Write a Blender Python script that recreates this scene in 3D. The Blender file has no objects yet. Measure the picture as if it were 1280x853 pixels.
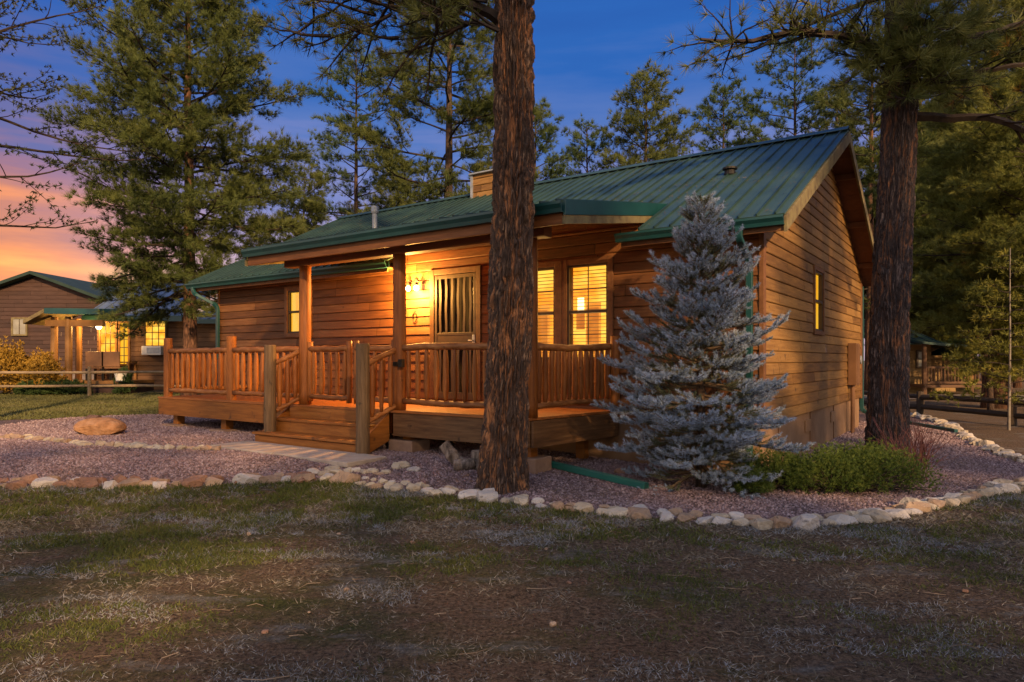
import bpy, math, random
import numpy as np
from mathutils import Vector
sc = bpy.context.scene
COL = sc.collection
rad = math.radians

# ------------------------------------------------------------------ camera, sky, sun, exposure
cam = bpy.data.cameras.new("camera"); camo = bpy.data.objects.new("camera", cam); COL.objects.link(camo)
cam.sensor_width = 36; cam.lens = 24.0; cam.shift_y = 0.0184; cam.clip_end = 3000; cam.clip_start = 0.05
camo.location = (0, 0, 1.55); camo.rotation_euler = (rad(90), 0, 0)
sc.camera = camo
sc.view_settings.view_transform = 'Standard'; sc.view_settings.look = 'None'
sc.view_settings.exposure = 0.5; sc.view_settings.gamma = 1.0
sc.cycles.max_bounces = 6; sc.cycles.transparent_max_bounces = 8
sc.cycles.sample_clamp_indirect = 4

SUN_DIR = Vector((0.34, -0.88, 0.40)).normalized()      # towards the sun
sun = bpy.data.lights.new("low_sun", 'SUN'); suno = bpy.data.objects.new("low_sun", sun); COL.objects.link(suno)
sun.energy = 5.0; sun.angle = rad(2); sun.color = (1.0, 0.64, 0.32)
suno.rotation_euler = SUN_DIR.to_track_quat('Z', 'Y').to_euler(); suno.location = (20, -30, 20)

world = bpy.data.worlds.new("World"); sc.world = world; world.use_nodes = True
def build_world():
    nt = world.node_tree; N = nt.nodes; L = nt.links; N.clear()
    def nd(t, **k):
        n = N.new(t)
        for a, b in k.items(): setattr(n, a, b)
        return n
    def mth(op, a, b=None, clamp=False):
        n = nd('ShaderNodeMath', operation=op, use_clamp=clamp)
        for i, v in enumerate((a, b)):
            if v is None: continue
            if isinstance(v, (int, float)): n.inputs[i].default_value = v
            else: L.new(v, n.inputs[i])
        return n.outputs[0]
    def ramp(fac, stops):
        r = nd('ShaderNodeValToRGB'); e = r.color_ramp.elements
        while len(e) > 1: e.remove(e[0])
        e[0].position = stops[0][0]; e[0].color = (*stops[0][1], 1)
        for p, c in stops[1:]:
            x = e.new(p); x.color = (*c, 1)
        L.new(fac, r.inputs[0]); return r.outputs[0]
    def mix(f, a, b):
        m = nd('ShaderNodeMix', data_type='RGBA')
        L.new(f, m.inputs[0]); L.new(a, m.inputs[6]); L.new(b, m.inputs[7]); return m.outputs[2]
    tc = nd('ShaderNodeTexCoord'); sp = nd('ShaderNodeSeparateXYZ'); L.new(tc.outputs['Generated'], sp.inputs[0])
    X, Y, Z = sp.outputs
    # drifting cloud bands
    mp = nd('ShaderNodeMapping'); mp.inputs['Scale'].default_value = (2.2, 2.2, 15); L.new(tc.outputs['Generated'], mp.inputs[0])
    nz = nd('ShaderNodeTexNoise'); nz.inputs['Scale'].default_value = 1.6; nz.inputs['Detail'].default_value = 6; nz.inputs['Roughness'].default_value = .55
    L.new(mp.outputs[0], nz.inputs[0])
    cl = mth('SUBTRACT', nz.outputs[0], .5)
    zw = mth('ADD', Z, mth('MULTIPLY', cl, .26))
    west = ramp(zw, [(0, (.9, .45, .10)), (.09, (.95, .42, .09)), (.13, (.85, .27, .07)), (.175, (.52, .18, .10)), (.22, (.30, .13, .17)), (.28, (.11, .105, .27)), (.35, (.035, .085, .32)), (.46, (.012, .078, .35)), (1, (.010, .055, .28))])
    rest = ramp(zw, [(0, (.50, .33, .36)), (.12, (.38, .30, .44)), (.22, (.20, .20, .42)), (.31, (.062, .13, .38)), (.42, (.013, .092, .36)), (.6, (.008, .06, .29)), (1, (.02, .05, .24))])
    az = nd('ShaderNodeMapRange'); az.interpolation_type = 'SMOOTHSTEP'; az.inputs[1].default_value = -.62; az.inputs[2].default_value = -.30
    L.new(X, az.inputs[0])
    front = mix(az.outputs[0], west, rest)
    # unseen sky behind the viewer and overhead, brightened as added fill light
    back = ramp(Z, [(0, (1.0, .76, .58)), (.25, (.92, .80, .72)), (.6, (.58, .62, .78)), (1, (.40, .48, .70))])
    bk = nd('ShaderNodeMapRange'); bk.interpolation_type = 'SMOOTHSTEP'; bk.inputs[1].default_value = .45; bk.inputs[2].default_value = -.35
    L.new(Y, bk.inputs[0])
    allc = mix(bk.outputs[0], front, back)
    sky = nd('ShaderNodeTexSky', sky_type='NISHITA'); sky.sun_disc = False
    sky.sun_elevation = math.asin(SUN_DIR.z); sky.sun_rotation = math.atan2(SUN_DIR.x, SUN_DIR.y)
    b1 = nd('ShaderNodeBackground'); L.new(allc, b1.inputs[0]); b1.inputs[1].default_value = SKY_STRENGTH
    b2 = nd('ShaderNodeBackground'); L.new(sky.outputs[0], b2.inputs[0]); b2.inputs[1].default_value = .006
    ad = nd('ShaderNodeAddShader'); L.new(b1.outputs[0], ad.inputs[0]); L.new(b2.outputs[0], ad.inputs[1])
    o = nd('ShaderNodeOutputWorld'); L.new(ad.outputs[0], o.inputs[0])
SKY_STRENGTH = 0.9
build_world()

# ------------------------------------------------------------------ materials
def nodes(m):
    m.use_nodes = True; nt = m.node_tree; nt.nodes.clear(); return nt
def mat(name, cols, scale=4, stretch=(1, 1, 1), rough=.7, bump=0, bscale=None, bstretch=None, metallic=0, attr=None, amix=.5,
        rotz=0, detail=5, spec=.3, contrast=(.3, .7), speck=None, sheen=0, translucent=0):
    """cols: colour stops for a noise; attr: a per-face value that shifts the same ramp; speck: (colour, scale, threshold)"""
    m = bpy.data.materials.new(name); nt = nodes(m); N = nt.nodes; L = nt.links
    out = N.new('ShaderNodeOutputMaterial'); p = N.new('ShaderNodeBsdfPrincipled')
    p.inputs['Roughness'].default_value = rough; p.inputs['Metallic'].default_value = metallic; p.inputs['Specular IOR Level'].default_value = spec
    tc = N.new('ShaderNodeTexCoord'); m0 = N.new('ShaderNodeMapping'); m0.inputs['Rotation'].default_value = (0, 0, rotz)
    L.new(tc.outputs['Object'], m0.inputs[0])
    mp = N.new('ShaderNodeMapping'); mp.inputs['Scale'].default_value = stretch; L.new(m0.outputs[0], mp.inputs[0])
    nz = N.new('ShaderNodeTexNoise'); nz.inputs['Scale'].default_value = scale; nz.inputs['Detail'].default_value = detail; nz.inputs['Roughness'].default_value = .6
    L.new(mp.outputs[0], nz.inputs[0])
    mr = N.new('ShaderNodeMapRange'); mr.inputs[1].default_value = contrast[0]; mr.inputs[2].default_value = contrast[1]; L.new(nz.outputs[0], mr.inputs[0])
    fac = mr.outputs[0]
    if attr:
        a = N.new('ShaderNodeAttribute'); a.attribute_name = attr
        mx = N.new('ShaderNodeMix'); mx.inputs[0].default_value = amix; L.new(fac, mx.inputs[2]); L.new(a.outputs['Fac'], mx.inputs[3]); fac = mx.outputs[0]
    r = N.new('ShaderNodeValToRGB'); e = r.color_ramp.elements; n = len(cols)
    e[0].color = (*cols[0], 1); e[-1].color = (*cols[-1], 1)
    for i in range(1, n - 1):
        x = e.new(i / (n - 1)); x.color = (*cols[i], 1)
    L.new(fac, r.inputs[0]); colr = r.outputs[0]
    if speck:
        sn = N.new('ShaderNodeTexNoise'); sn.inputs['Scale'].default_value = speck[1]; sn.inputs['Detail'].default_value = 3
        L.new(m0.outputs[0], sn.inputs[0])
        sr = N.new('ShaderNodeMapRange'); sr.inputs[1].default_value = speck[2]; sr.inputs[2].default_value = speck[2] + .08; L.new(sn.outputs[0], sr.inputs[0])
        mx = N.new('ShaderNodeMix'); mx.data_type = 'RGBA'; L.new(sr.outputs[0], mx.inputs[0]); L.new(colr, mx.inputs[6]); mx.inputs[7].default_value = (*speck[0], 1); colr = mx.outputs[2]
    L.new(colr, p.inputs['Base Color'])
    if bump:
        bn = N.new('ShaderNodeTexNoise'); bn.inputs['Scale'].default_value = bscale or scale * 2; bn.inputs['Detail'].default_value = 4
        mb = N.new('ShaderNodeMapping'); mb.inputs['Scale'].default_value = bstretch or stretch; L.new(m0.outputs[0], mb.inputs[0]); L.new(mb.outputs[0], bn.inputs[0])
        bp = N.new('ShaderNodeBump'); bp.inputs['Strength'].default_value = min(1, bump); bp.inputs['Distance'].default_value = .02; L.new(bn.outputs[0], bp.inputs['Height']); L.new(bp.outputs[0], p.inputs['Normal'])
    if translucent:
        t = N.new('ShaderNodeBsdfTranslucent'); L.new(colr, t.inputs[0]); ms = N.new('ShaderNodeMixShader'); ms.inputs[0].default_value = translucent
        L.new(p.outputs[0], ms.inputs[1]); L.new(t.outputs[0], ms.inputs[2]); L.new(ms.outputs[0], out.inputs[0])
    else: L.new(p.outputs[0], out.inputs[0])
    return m
def emis(name, cols, strength, scale=3, stretch=(1, 1, 1)):
    m = bpy.data.materials.new(name); nt = nodes(m); N = nt.nodes; L = nt.links
    out = N.new('ShaderNodeOutputMaterial'); e = N.new('ShaderNodeEmission'); e.inputs[1].default_value = strength
    tc = N.new('ShaderNodeTexCoord'); mp = N.new('ShaderNodeMapping'); mp.inputs['Scale'].default_value = stretch; L.new(tc.outputs['Object'], mp.inputs[0])
    nz = N.new('ShaderNodeTexNoise'); nz.inputs['Scale'].default_value = scale; nz.inputs['Detail'].default_value = 2; L.new(mp.outputs[0], nz.inputs[0])
    r = N.new('ShaderNodeValToRGB'); el = r.color_ramp.elements; el[0].position = .36; el[1].position = .62
    el[0].color = (*cols[0], 1); el[1].color = (*cols[-1], 1)
    if len(cols) == 3: x = el.new(.47); x.color = (*cols[1], 1)
    L.new(nz.outputs[0], r.inputs[0]); L.new(r.outputs[0], e.inputs[0]); L.new(e.outputs[0], out.inputs[0]); return m
def glass(name):
    m = bpy.data.materials.new(name); nt = nodes(m); N = nt.nodes; L = nt.links
    out = N.new('ShaderNodeOutputMaterial'); t = N.new('ShaderNodeBsdfTransparent'); g = N.new('ShaderNodeBsdfGlossy'); g.inputs['Roughness'].default_value = .04
    f = N.new('ShaderNodeLayerWeight'); f.inputs[0].default_value = .35; mul = N.new('ShaderNodeMath'); mul.operation = 'MULTIPLY'; mul.inputs[1].default_value = .16
    L.new(f.outputs['Fresnel'], mul.inputs[0]); ms = N.new('ShaderNodeMixShader'); L.new(mul.outputs[0], ms.inputs[0]); L.new(t.outputs[0], ms.inputs[1]); L.new(g.outputs[0], ms.inputs[2]); L.new(ms.outputs[0], out.inputs[0]); return m

HR = -rad(55)           # rotates house coordinates so that x runs up the gable side
MT = {}
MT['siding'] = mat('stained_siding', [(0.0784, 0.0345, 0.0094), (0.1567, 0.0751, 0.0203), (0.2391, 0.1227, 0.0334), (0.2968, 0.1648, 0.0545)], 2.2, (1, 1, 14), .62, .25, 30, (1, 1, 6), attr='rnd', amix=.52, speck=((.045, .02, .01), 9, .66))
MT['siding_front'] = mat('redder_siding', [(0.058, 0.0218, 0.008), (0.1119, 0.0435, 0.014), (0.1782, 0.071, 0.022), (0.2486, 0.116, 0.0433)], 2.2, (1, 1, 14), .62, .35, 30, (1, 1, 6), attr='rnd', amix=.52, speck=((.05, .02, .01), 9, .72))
MT['trim'] = mat('trim_wood', [(0.102, 0.0408, 0.0153), (0.187, 0.0808, 0.0298)], 3, (3, 3, 3), .6, .15, 30)
MT['log_v'] = mat('peeled_log_upright', [(0.1012, 0.0288, 0.0058), (0.2208, 0.0704, 0.013), (0.368, 0.132, 0.0259)], 5, (6, 6, .5), .55, .25, 12, (5, 5, .7), attr='rnd', amix=.4, speck=((.05, .02, .01), 7, .72))
MT['log_old'] = mat('weathered_log_upright', [(0.0638, 0.0382, 0.0187), (0.119, 0.0697, 0.0323), (0.1955, 0.119, 0.0595)], 5, (6, 6, .5), .7, .35, 12, (5, 5, .7), attr='rnd', amix=.3, speck=((.03, .02, .012), 7, .66))
MT['rail'] = mat('peeled_log_rail', [(0.1238, 0.0416, 0.0116), (0.238, 0.0874, 0.0231), (0.3808, 0.1749, 0.0615)], 6, (1, 1, 5), .6, .3, 14, attr='rnd', amix=.3, speck=((.06, .03, .015), 8, .68))
MT['deck'] = mat('deck_boards', [(0.1944, 0.0646, 0.0153), (0.324, 0.114, 0.0289), (0.4104, 0.1615, 0.0467)], 6, (8, .5, 3), .55, .25, 10, rotz=HR, attr='rnd', amix=.4, speck=((.12, .05, .02), 5, .68))
MT['skirt'] = mat('deck_skirt', [(0.1469, 0.0482, 0.0083), (0.2388, 0.0844, 0.0146), (0.3306, 0.1286, 0.0251)], 2.2, (1, 1, 12), .55, .25, 18, attr='rnd', amix=.3, speck=((.09, .035, .012), 5, .66))
MT['beam'] = mat('porch_beam_wood', [(.13, .045, .014), (.22, .085, .028)], 2.5, (1, 1, 10), .6, .2, 18)
MT['soffit'] = mat('dark_soffit_boards', [(.10, .038, .015), (.18, .072, .028)], 3, (4, 4, 4), .7, .2, 20, attr='rnd')
MT['green_metal'] = mat('green_roof_metal', [(.010, .024, .022), (.026, .058, .050), (.040, .080, .064), (.070, .112, .066)], 1.6, (1, 1, 1), .42, .10, 2, metallic=.15, spec=.5, attr='rnd', amix=.62, speck=((.075, .085, .04), 5.5, .72))
MT['green_trim'] = mat('green_gutter_paint', [(.006, .042, .044), (.010, .060, .062)], 3, (1, 1, 1), .38, spec=.5)
MT['weathered_fascia'] = mat('weathered_fascia', [(.08, .058, .030), (.15, .115, .055), (.19, .16, .07)], 3, (2, 2, 2), .8, .2, 15)
MT['foundation'] = mat('painted_foundation', [(.17, .095, .05), (.25, .15, .085)], 2.5, (1, 1, 1), .85, .3, 30)
MT['concrete'] = mat('path_concrete', [(.30, .24, .19), (.46, .38, .31)], 5, (1, 1, 1), .9, .3, 60)
MT['block'] = mat('pier_block', [(.22, .13, .09), (.34, .22, .15)], 5, (1, 1, 1), .9, .3, 40)
MT['black'] = mat('black_iron', [(.02, .018, .016), (.035, .03, .025)], 9, rough=.45, metallic=.5)
MT['bronze'] = mat('bronze_sash', [(.045, .028, .016), (.065, .04, .022)], 9, rough=.5)
MT['door_metal'] = mat('security_door_paint', [(.045, .030, .018), (.07, .048, .030)], 9, rough=.45)
MT['white'] = mat('off_white_plastic', [(.55, .52, .48), (.7, .68, .63)], 5, rough=.5)
MT['grey'] = mat('galvanised_metal', [(.22, .23, .25), (.36, .38, .40)], 8, rough=.45, metallic=.4)
MT['box_paint'] = mat('brown_box_paint', [(.13, .062, .028), (.18, .088, .04)], 4, rough=.5)
MT['glass'] = glass('window_glass')
MT['room'] = emis('lit_room', [(1, .28, .015), (1, .40, .03), (1, .56, .07)], 1.05, 2.4, (1, 1, 1.2))
MT['room_plain'] = emis('lit_curtain', [(1, .40, .015), (1, .48, .022), (1, .54, .04)], .78, 2.5, (4, 4, .6))
MT['lamp_spot_glow'] = emis('lamp_spot_glow', [(1, .74, .34), (1, .8, .4)], 2.0)  # glow for the hot spot added inside the front windows
MT['room_dim'] = emis('lit_cupboard', [(.85, .27, .025), (1, .36, .04)], .8, 4)
MT['room_dim2'] = emis('lit_cupboard_door', [(.75, .20, .02), (.9, .28, .03)], .6, 4)
MT['blind'] = mat('wood_blind', [(.34, .16, .04), (.45, .24, .07)], 5, rough=.6)
MT['dark_in'] = mat('dark_interior', [(.01, .008, .006), (.02, .015, .01)], 5, rough=.9)

# ------------------------------------------------------------------ mesh accumulator
rng = np.random.default_rng(7)
random.seed(7)
class Acc:
    def __init__(s): s.v = []; s.f = []; s.n = 0; s.r = []; s.t = []; s.tn = []; s.q = []; s.qn = []; s.qr = []
    def add(s, verts, faces, rnd=None):
        verts = np.asarray(verts, float).reshape(-1, 3)
        for f in faces: s.f.append([i + s.n for i in f])
        s.v.append(verts); s.n += len(verts)
        s.r.append(np.full(len(verts), rng.random() if rnd is None else rnd)); return s
    def addarr(s, verts, faces, rnd):          # faces: (k,3) or (k,4) array, rnd per vertex
        s.q.append(np.asarray(faces) + s.n); s.v.append(verts); s.n += len(verts); s.r.append(np.asarray(rnd, float))
def make_mesh(name, acc, m, off=(0, 0, 0), smooth=False):
    me = bpy.data.meshes.new(name)
    V = np.concatenate(acc.v) - np.asarray(off, float) if acc.v else np.zeros((0, 3))
    lens = [np.array([len(f) for f in acc.f], int)] if acc.f else []
    idx = [np.array([i for f in acc.f for i in f], int)] if acc.f else []
    for q in acc.q: lens.append(np.full(len(q), q.shape[1])); idx.append(q.ravel())
    lens = np.concatenate(lens); idx = np.concatenate(idx)
    me.vertices.add(len(V)); me.vertices.foreach_set('co', V.astype(np.float32).ravel())
    me.loops.add(len(idx)); me.loops.foreach_set('vertex_index', idx.astype(np.int32))
    me.polygons.add(len(lens)); me.polygons.foreach_set('loop_start', (np.cumsum(lens) - lens).astype(np.int32))
    me.polygons.foreach_set('use_smooth', np.full(len(lens), smooth))
    a = me.attributes.new('rnd', 'FLOAT', 'POINT'); a.data.foreach_set('value', np.concatenate(acc.r).astype(np.float32))
    me.update(calc_edges=True); me.validate()
    if m: me.materials.append(m)
    return me
def wloc(o):
    p = Vector((0, 0, 0))
    while o: p += o.location; o = o.parent
    return p
def tag(o, label=None, cat=None, group=None, kind=None):
    if label: o['label'] = label
    if cat: o['category'] = cat
    if group: o['group'] = group
    if kind: o['kind'] = kind
    return o
def thing(name, loc, label, cat, group=None):
    o = bpy.data.objects.new(name, None); o.empty_display_size = .3; COL.objects.link(o); o.location = loc
    return tag(o, label, cat, group)
def build(name, acc, m, parent=None, origin=None, smooth=False, bevel=0):
    if isinstance(m, str): m = MT[m]
    if parent is not None: off = wloc(parent)
    else:
        if origin is None:
            V = np.concatenate(acc.v); origin = (*((V.min(0) + V.max(0)) / 2)[:2], V[:, 2].min())
        off = origin
    me = make_mesh(name, acc, m, tuple(off), smooth); o = bpy.data.objects.new(name, me); COL.objects.link(o)
    if parent is not None: o.parent = parent
    else: o.location = origin
    if bevel:
        b = o.modifiers.new('bevel', 'BEVEL'); b.width = bevel; b.segments = 2; b.limit_method = 'ANGLE'
    return o
CUBE = [(0, 3, 2, 1), (4, 5, 6, 7), (0, 1, 5, 4), (1, 2, 6, 5), (2, 3, 7, 6), (3, 0, 4, 7)]
CU, SU = math.sin(rad(35)), math.cos(rad(35))
def H(u, v, z): return np.array((u * CU - v * SU, u * SU + v * CU, z), float)
def hbox(acc, u0, u1, v0, v1, z0, z1, rnd=None):
    # house frame is left-handed with v to the left, so keep the winding consistent
    c = [H(u0, v0, z0), H(u1, v0, z0), H(u1, v1, z0), H(u0, v1, z0), H(u0, v0, z1), H(u1, v0, z1), H(u1, v1, z1), H(u0, v1, z1)]
    acc.add(c, CUBE, rnd)
def wbox(acc, x0, x1, y0, y1, z0, z1, rnd=None):
    acc.add([(x0, y0, z0), (x1, y0, z0), (x1, y1, z0), (x0, y1, z0), (x0, y0, z1), (x1, y0, z1), (x1, y1, z1), (x0, y1, z1)], CUBE, rnd)
def nrm(a):
    a = np.asarray(a, float); l = np.linalg.norm(a, axis=-1, keepdims=True); return a / np.where(l < 1e-9, 1, l)
def bar(acc, p0, p1, w, h, up=(0, 0, 1), rnd=None):
    p0 = np.asarray(p0, float); p1 = np.asarray(p1, float); d = nrm(p1 - p0); s = nrm(np.cross(d, up)); t = np.cross(s, d)
    c = []
    for p in (p0, p1):
        for a, b in ((-1, -1), (1, -1), (1, 1), (-1, 1)): c.append(p + s * a * w / 2 + t * b * h / 2)
    acc.add(c, [(0, 1, 2, 3), (7, 6, 5, 4), (0, 4, 5, 1), (1, 5, 6, 2), (2, 6, 7, 3), (3, 7, 4, 0)], rnd)
def tube(acc, pts, radii, sides=8, rnd=None, cap=True):
    pts = np.asarray(pts, float); n = len(pts); radii = np.broadcast_to(radii, (n,)).astype(float)
    tg = np.gradient(pts, axis=0); tg = nrm(tg)
    ref = np.array((0, 0, 1.)) if abs(tg[:, 2]).mean() < .8 else np.array((1., 0, 0))
    s = nrm(np.cross(tg, ref)); t = np.cross(s, tg)
    a = np.linspace(0, 2 * np.pi, sides, endpoint=False)
    ring = s[:, None, :] * np.cos(a)[None, :, None] + t[:, None, :] * np.sin(a)[None, :, None]
    V = (pts[:, None, :] + ring * radii[:, None, None]).reshape(-1, 3)
    i = np.arange(n - 1)[:, None] * sides; j = np.arange(sides)[None, :]; k = (j + 1) % sides
    F = np.stack([i + j, i + sides + j, i + sides + k, i + k], -1).reshape(-1, 4)
    r = rng.random() if rnd is None else rnd
    base = acc.n
    acc.addarr(V, F, np.full(len(V), r))
    if cap:
        acc.f.append([base + x for x in range(sides)]); acc.f.append([base + (n - 1) * sides + x for x in range(sides)][::-1])
def log(acc, p0, p1, r, wob=.05, bend=.0, sides=10, taper=1.0, seg=7, rnd=None):
    p0 = np.asarray(p0, float); p1 = np.asarray(p1, float); t = np.linspace(0, 1, seg + 1)
    P = p0 + (p1 - p0) * t[:, None]
    L_ = np.linalg.norm(p1 - p0); off = rng.normal(0, 1, 3) * bend; P += np.sin(t * np.pi)[:, None] * off
    R = r * (1 + (taper - 1) * t) * (1 + rng.normal(0, wob, seg + 1))
    tube(acc, P, R, sides, rnd)
def blob(acc, c, size, seed=None, rough=.25, sub=1, rot=None, rnd=None, flat=0, lims=(.58, .88)):
    """an irregular stone"""
    V, F = ICO[sub]; g = np.random.default_rng(seed if seed is not None else rng.integers(1 << 30))
    V = V.copy()
    ds = [nrm(g.normal(0, 1, 3)) for _ in range(13)] + [nrm(np.array((g.normal(0, .2), g.normal(0, .2), 1.)))]
    for d in ds:            # chop flat facets
        lim = g.uniform(*lims); dd = V @ d; over = np.maximum(dd - lim, 0); V -= over[:, None] * d
    V *= (1 + g.normal(0, rough * .09, len(V)))[:, None]
    V *= np.asarray(size)[None, :]
    a = g.uniform(0, 6.28) if rot is None else rot; ca, sa = math.cos(a), math.sin(a)
    V = np.stack([V[:, 0] * ca - V[:, 1] * sa, V[:, 0] * sa + V[:, 1] * ca, V[:, 2]], 1) + np.asarray(c)
    acc.addarr(V, F, np.full(len(V), g.random() if rnd is None else rnd))
def ico(sub):
    p = (1 + 5 ** .5) / 2
    V = [(-1, p, 0), (1, p, 0), (-1, -p, 0), (1, -p, 0), (0, -1, p), (0, 1, p), (0, -1, -p), (0, 1, -p), (p, 0, -1), (p, 0, 1), (-p, 0, -1), (-p, 0, 1)]
    F = [(0, 11, 5), (0, 5, 1), (0, 1, 7), (0, 7, 10), (0, 10, 11), (1, 5, 9), (5, 11, 4), (11, 10, 2), (10, 7, 6), (7, 1, 8), (3, 9, 4), (3, 4, 2), (3, 2, 6), (3, 6, 8), (3, 8, 9), (4, 9, 5), (2, 4, 11), (6, 2, 10), (8, 6, 7), (9, 8, 1)]
    V = [np.array(v) / np.linalg.norm(v) for v in V]
    for _ in range(sub):
        cache = {}; nf = []
        def mid(a, b):
            k = (min(a, b), max(a, b))
            if k not in cache: m = V[a] + V[b]; V.append(m / np.linalg.norm(m)); cache[k] = len(V) - 1
            return cache[k]
        for a, b, c in F:
            x, y, z = mid(a, b), mid(b, c), mid(c, a); nf += [(a, x, z), (b, y, x), (c, z, y), (x, y, z)]
        F = nf
    return np.array(V), np.array(F)
ICO = [ico(0), ico(1), ico(2), ico(3)]

# value noise
_P = np.random.default_rng(3).random((256, 256))
def vnoise(x, y):
    xi = np.floor(x).astype(int); yi = np.floor(y).astype(int); fx = x - xi; fy = y - yi
    fx = fx * fx * (3 - 2 * fx); fy = fy * fy * (3 - 2 * fy)
    a = _P[xi & 255, yi & 255]; b = _P[(xi + 1) & 255, yi & 255]; c = _P[xi & 255, (yi + 1) & 255]; d = _P[(xi + 1) & 255, (yi + 1) & 255]
    return (a * (1 - fx) + b * fx) * (1 - fy) + (c * (1 - fx) + d * fx) * fy
def fbm(x, y, o=4):
    s = 0; a = .5; t = 0
    for i in range(o): s = s + a * vnoise(x * 2 ** i + 17 * i, y * 2 ** i + 31 * i); t += a; a *= .5
    return s / t
def sst(a, b, x):
    t = np.clip((x - a) / (b - a), 0, 1); return t * t * (3 - 2 * t)

# ------------------------------------------------------------------ ground
def ground(x, y, fine=True):
    x = np.asarray(x, float); y = np.asarray(y, float)
    A = .20 - .20 * sst(-2.2, 3.2, x)
    h = A * sst(6.9, 9.6, y) * (1 - .35 * sst(15, 22, y))
    h = h + .35 * sst(22, 36, y) * (1 - sst(-14, 4, x))
    if fine: h = h + (fbm(x * .9, y * .9, 3) - .5) * .05 * (1 - .6 * sst(7, 9, y)) + (fbm(x * 4.5, y * 4.5, 3) - .5) * .035 * (1 - .6 * sst(7, 9, y))
    return h
def gz(x, y): return float(ground(x, y))
def px(xp, yp, z=None, Y=None):
    """a pixel of the 1280-wide photograph and a height give the place on the ground there"""
    if Y is None:
        z = 0.05 if z is None else z; Y = (1.55 - z) * 853 / (yp - 450)
    return ((xp - 640) / 853 * Y, Y)
def pxg(xp, yp):
    z = .05
    for _ in range(12): X, Y = px(xp, yp, z); z = .5 * z + .5 * float(ground(X, Y, False))
    return X, Y

# outline of the gravel bed (front edge from left to right, then back along the right)
FRONT = [(-60, 609), (0, 609), (60, 608), (130, 607), (200, 608), (270, 607), (330, 604), (375, 600), (425, 601), (470, 608), (520, 614), (570, 620), (620, 627), (680, 634), (740, 640), (800, 646), (850, 651), (900, 655), (960, 659), (1020, 658), (1075, 651), (1130, 643), (1180, 632), (1230, 621), (1290, 610), (1330, 601)]
RIGHT = [(1345, 592), (1300, 584), (1275, 576), (1240, 563), (1211, 549), (1190, 536), (1168, 526), (1143, 521), (1120, 519)]
F_W = [pxg(*p) for p in FRONT]; R_W = [pxg(*p) for p in RIGHT]
def resample(P, step):
    P = np.array(P); d = np.r_[0, np.cumsum(np.linalg.norm(np.diff(P, axis=0), axis=1))]; n = max(2, int(d[-1] / step)); t = np.linspace(0, d[-1], n)
    return np.stack([np.interp(t, d, P[:, 0]), np.interp(t, d, P[:, 1])], 1)
fw = np.array(F_W)
BED = [(-30, F_W[0][1] + .1)] + F_W + R_W + [(10.5, 20), (6, 20), (-2, 20)] + [pxg(200, 518), pxg(120, 521), pxg(60, 524), pxg(0, 526), pxg(-80, 528), (-30, 17)]
BED = np.array(BED)
def inside(P, x, y):
    x = np.asarray(x, float); y = np.asarray(y, float); r = np.zeros(x.shape, bool); n = len(P); j = n - 1
    for i in range(n):
        xi, yi = P[i]; xj, yj = P[j]
        c = ((yi > y) != (yj > y)) & (x < (xj - xi) * (y - yi) / (yj - yi + 1e-12) + xi); r ^= c; j = i
    return r

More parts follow.
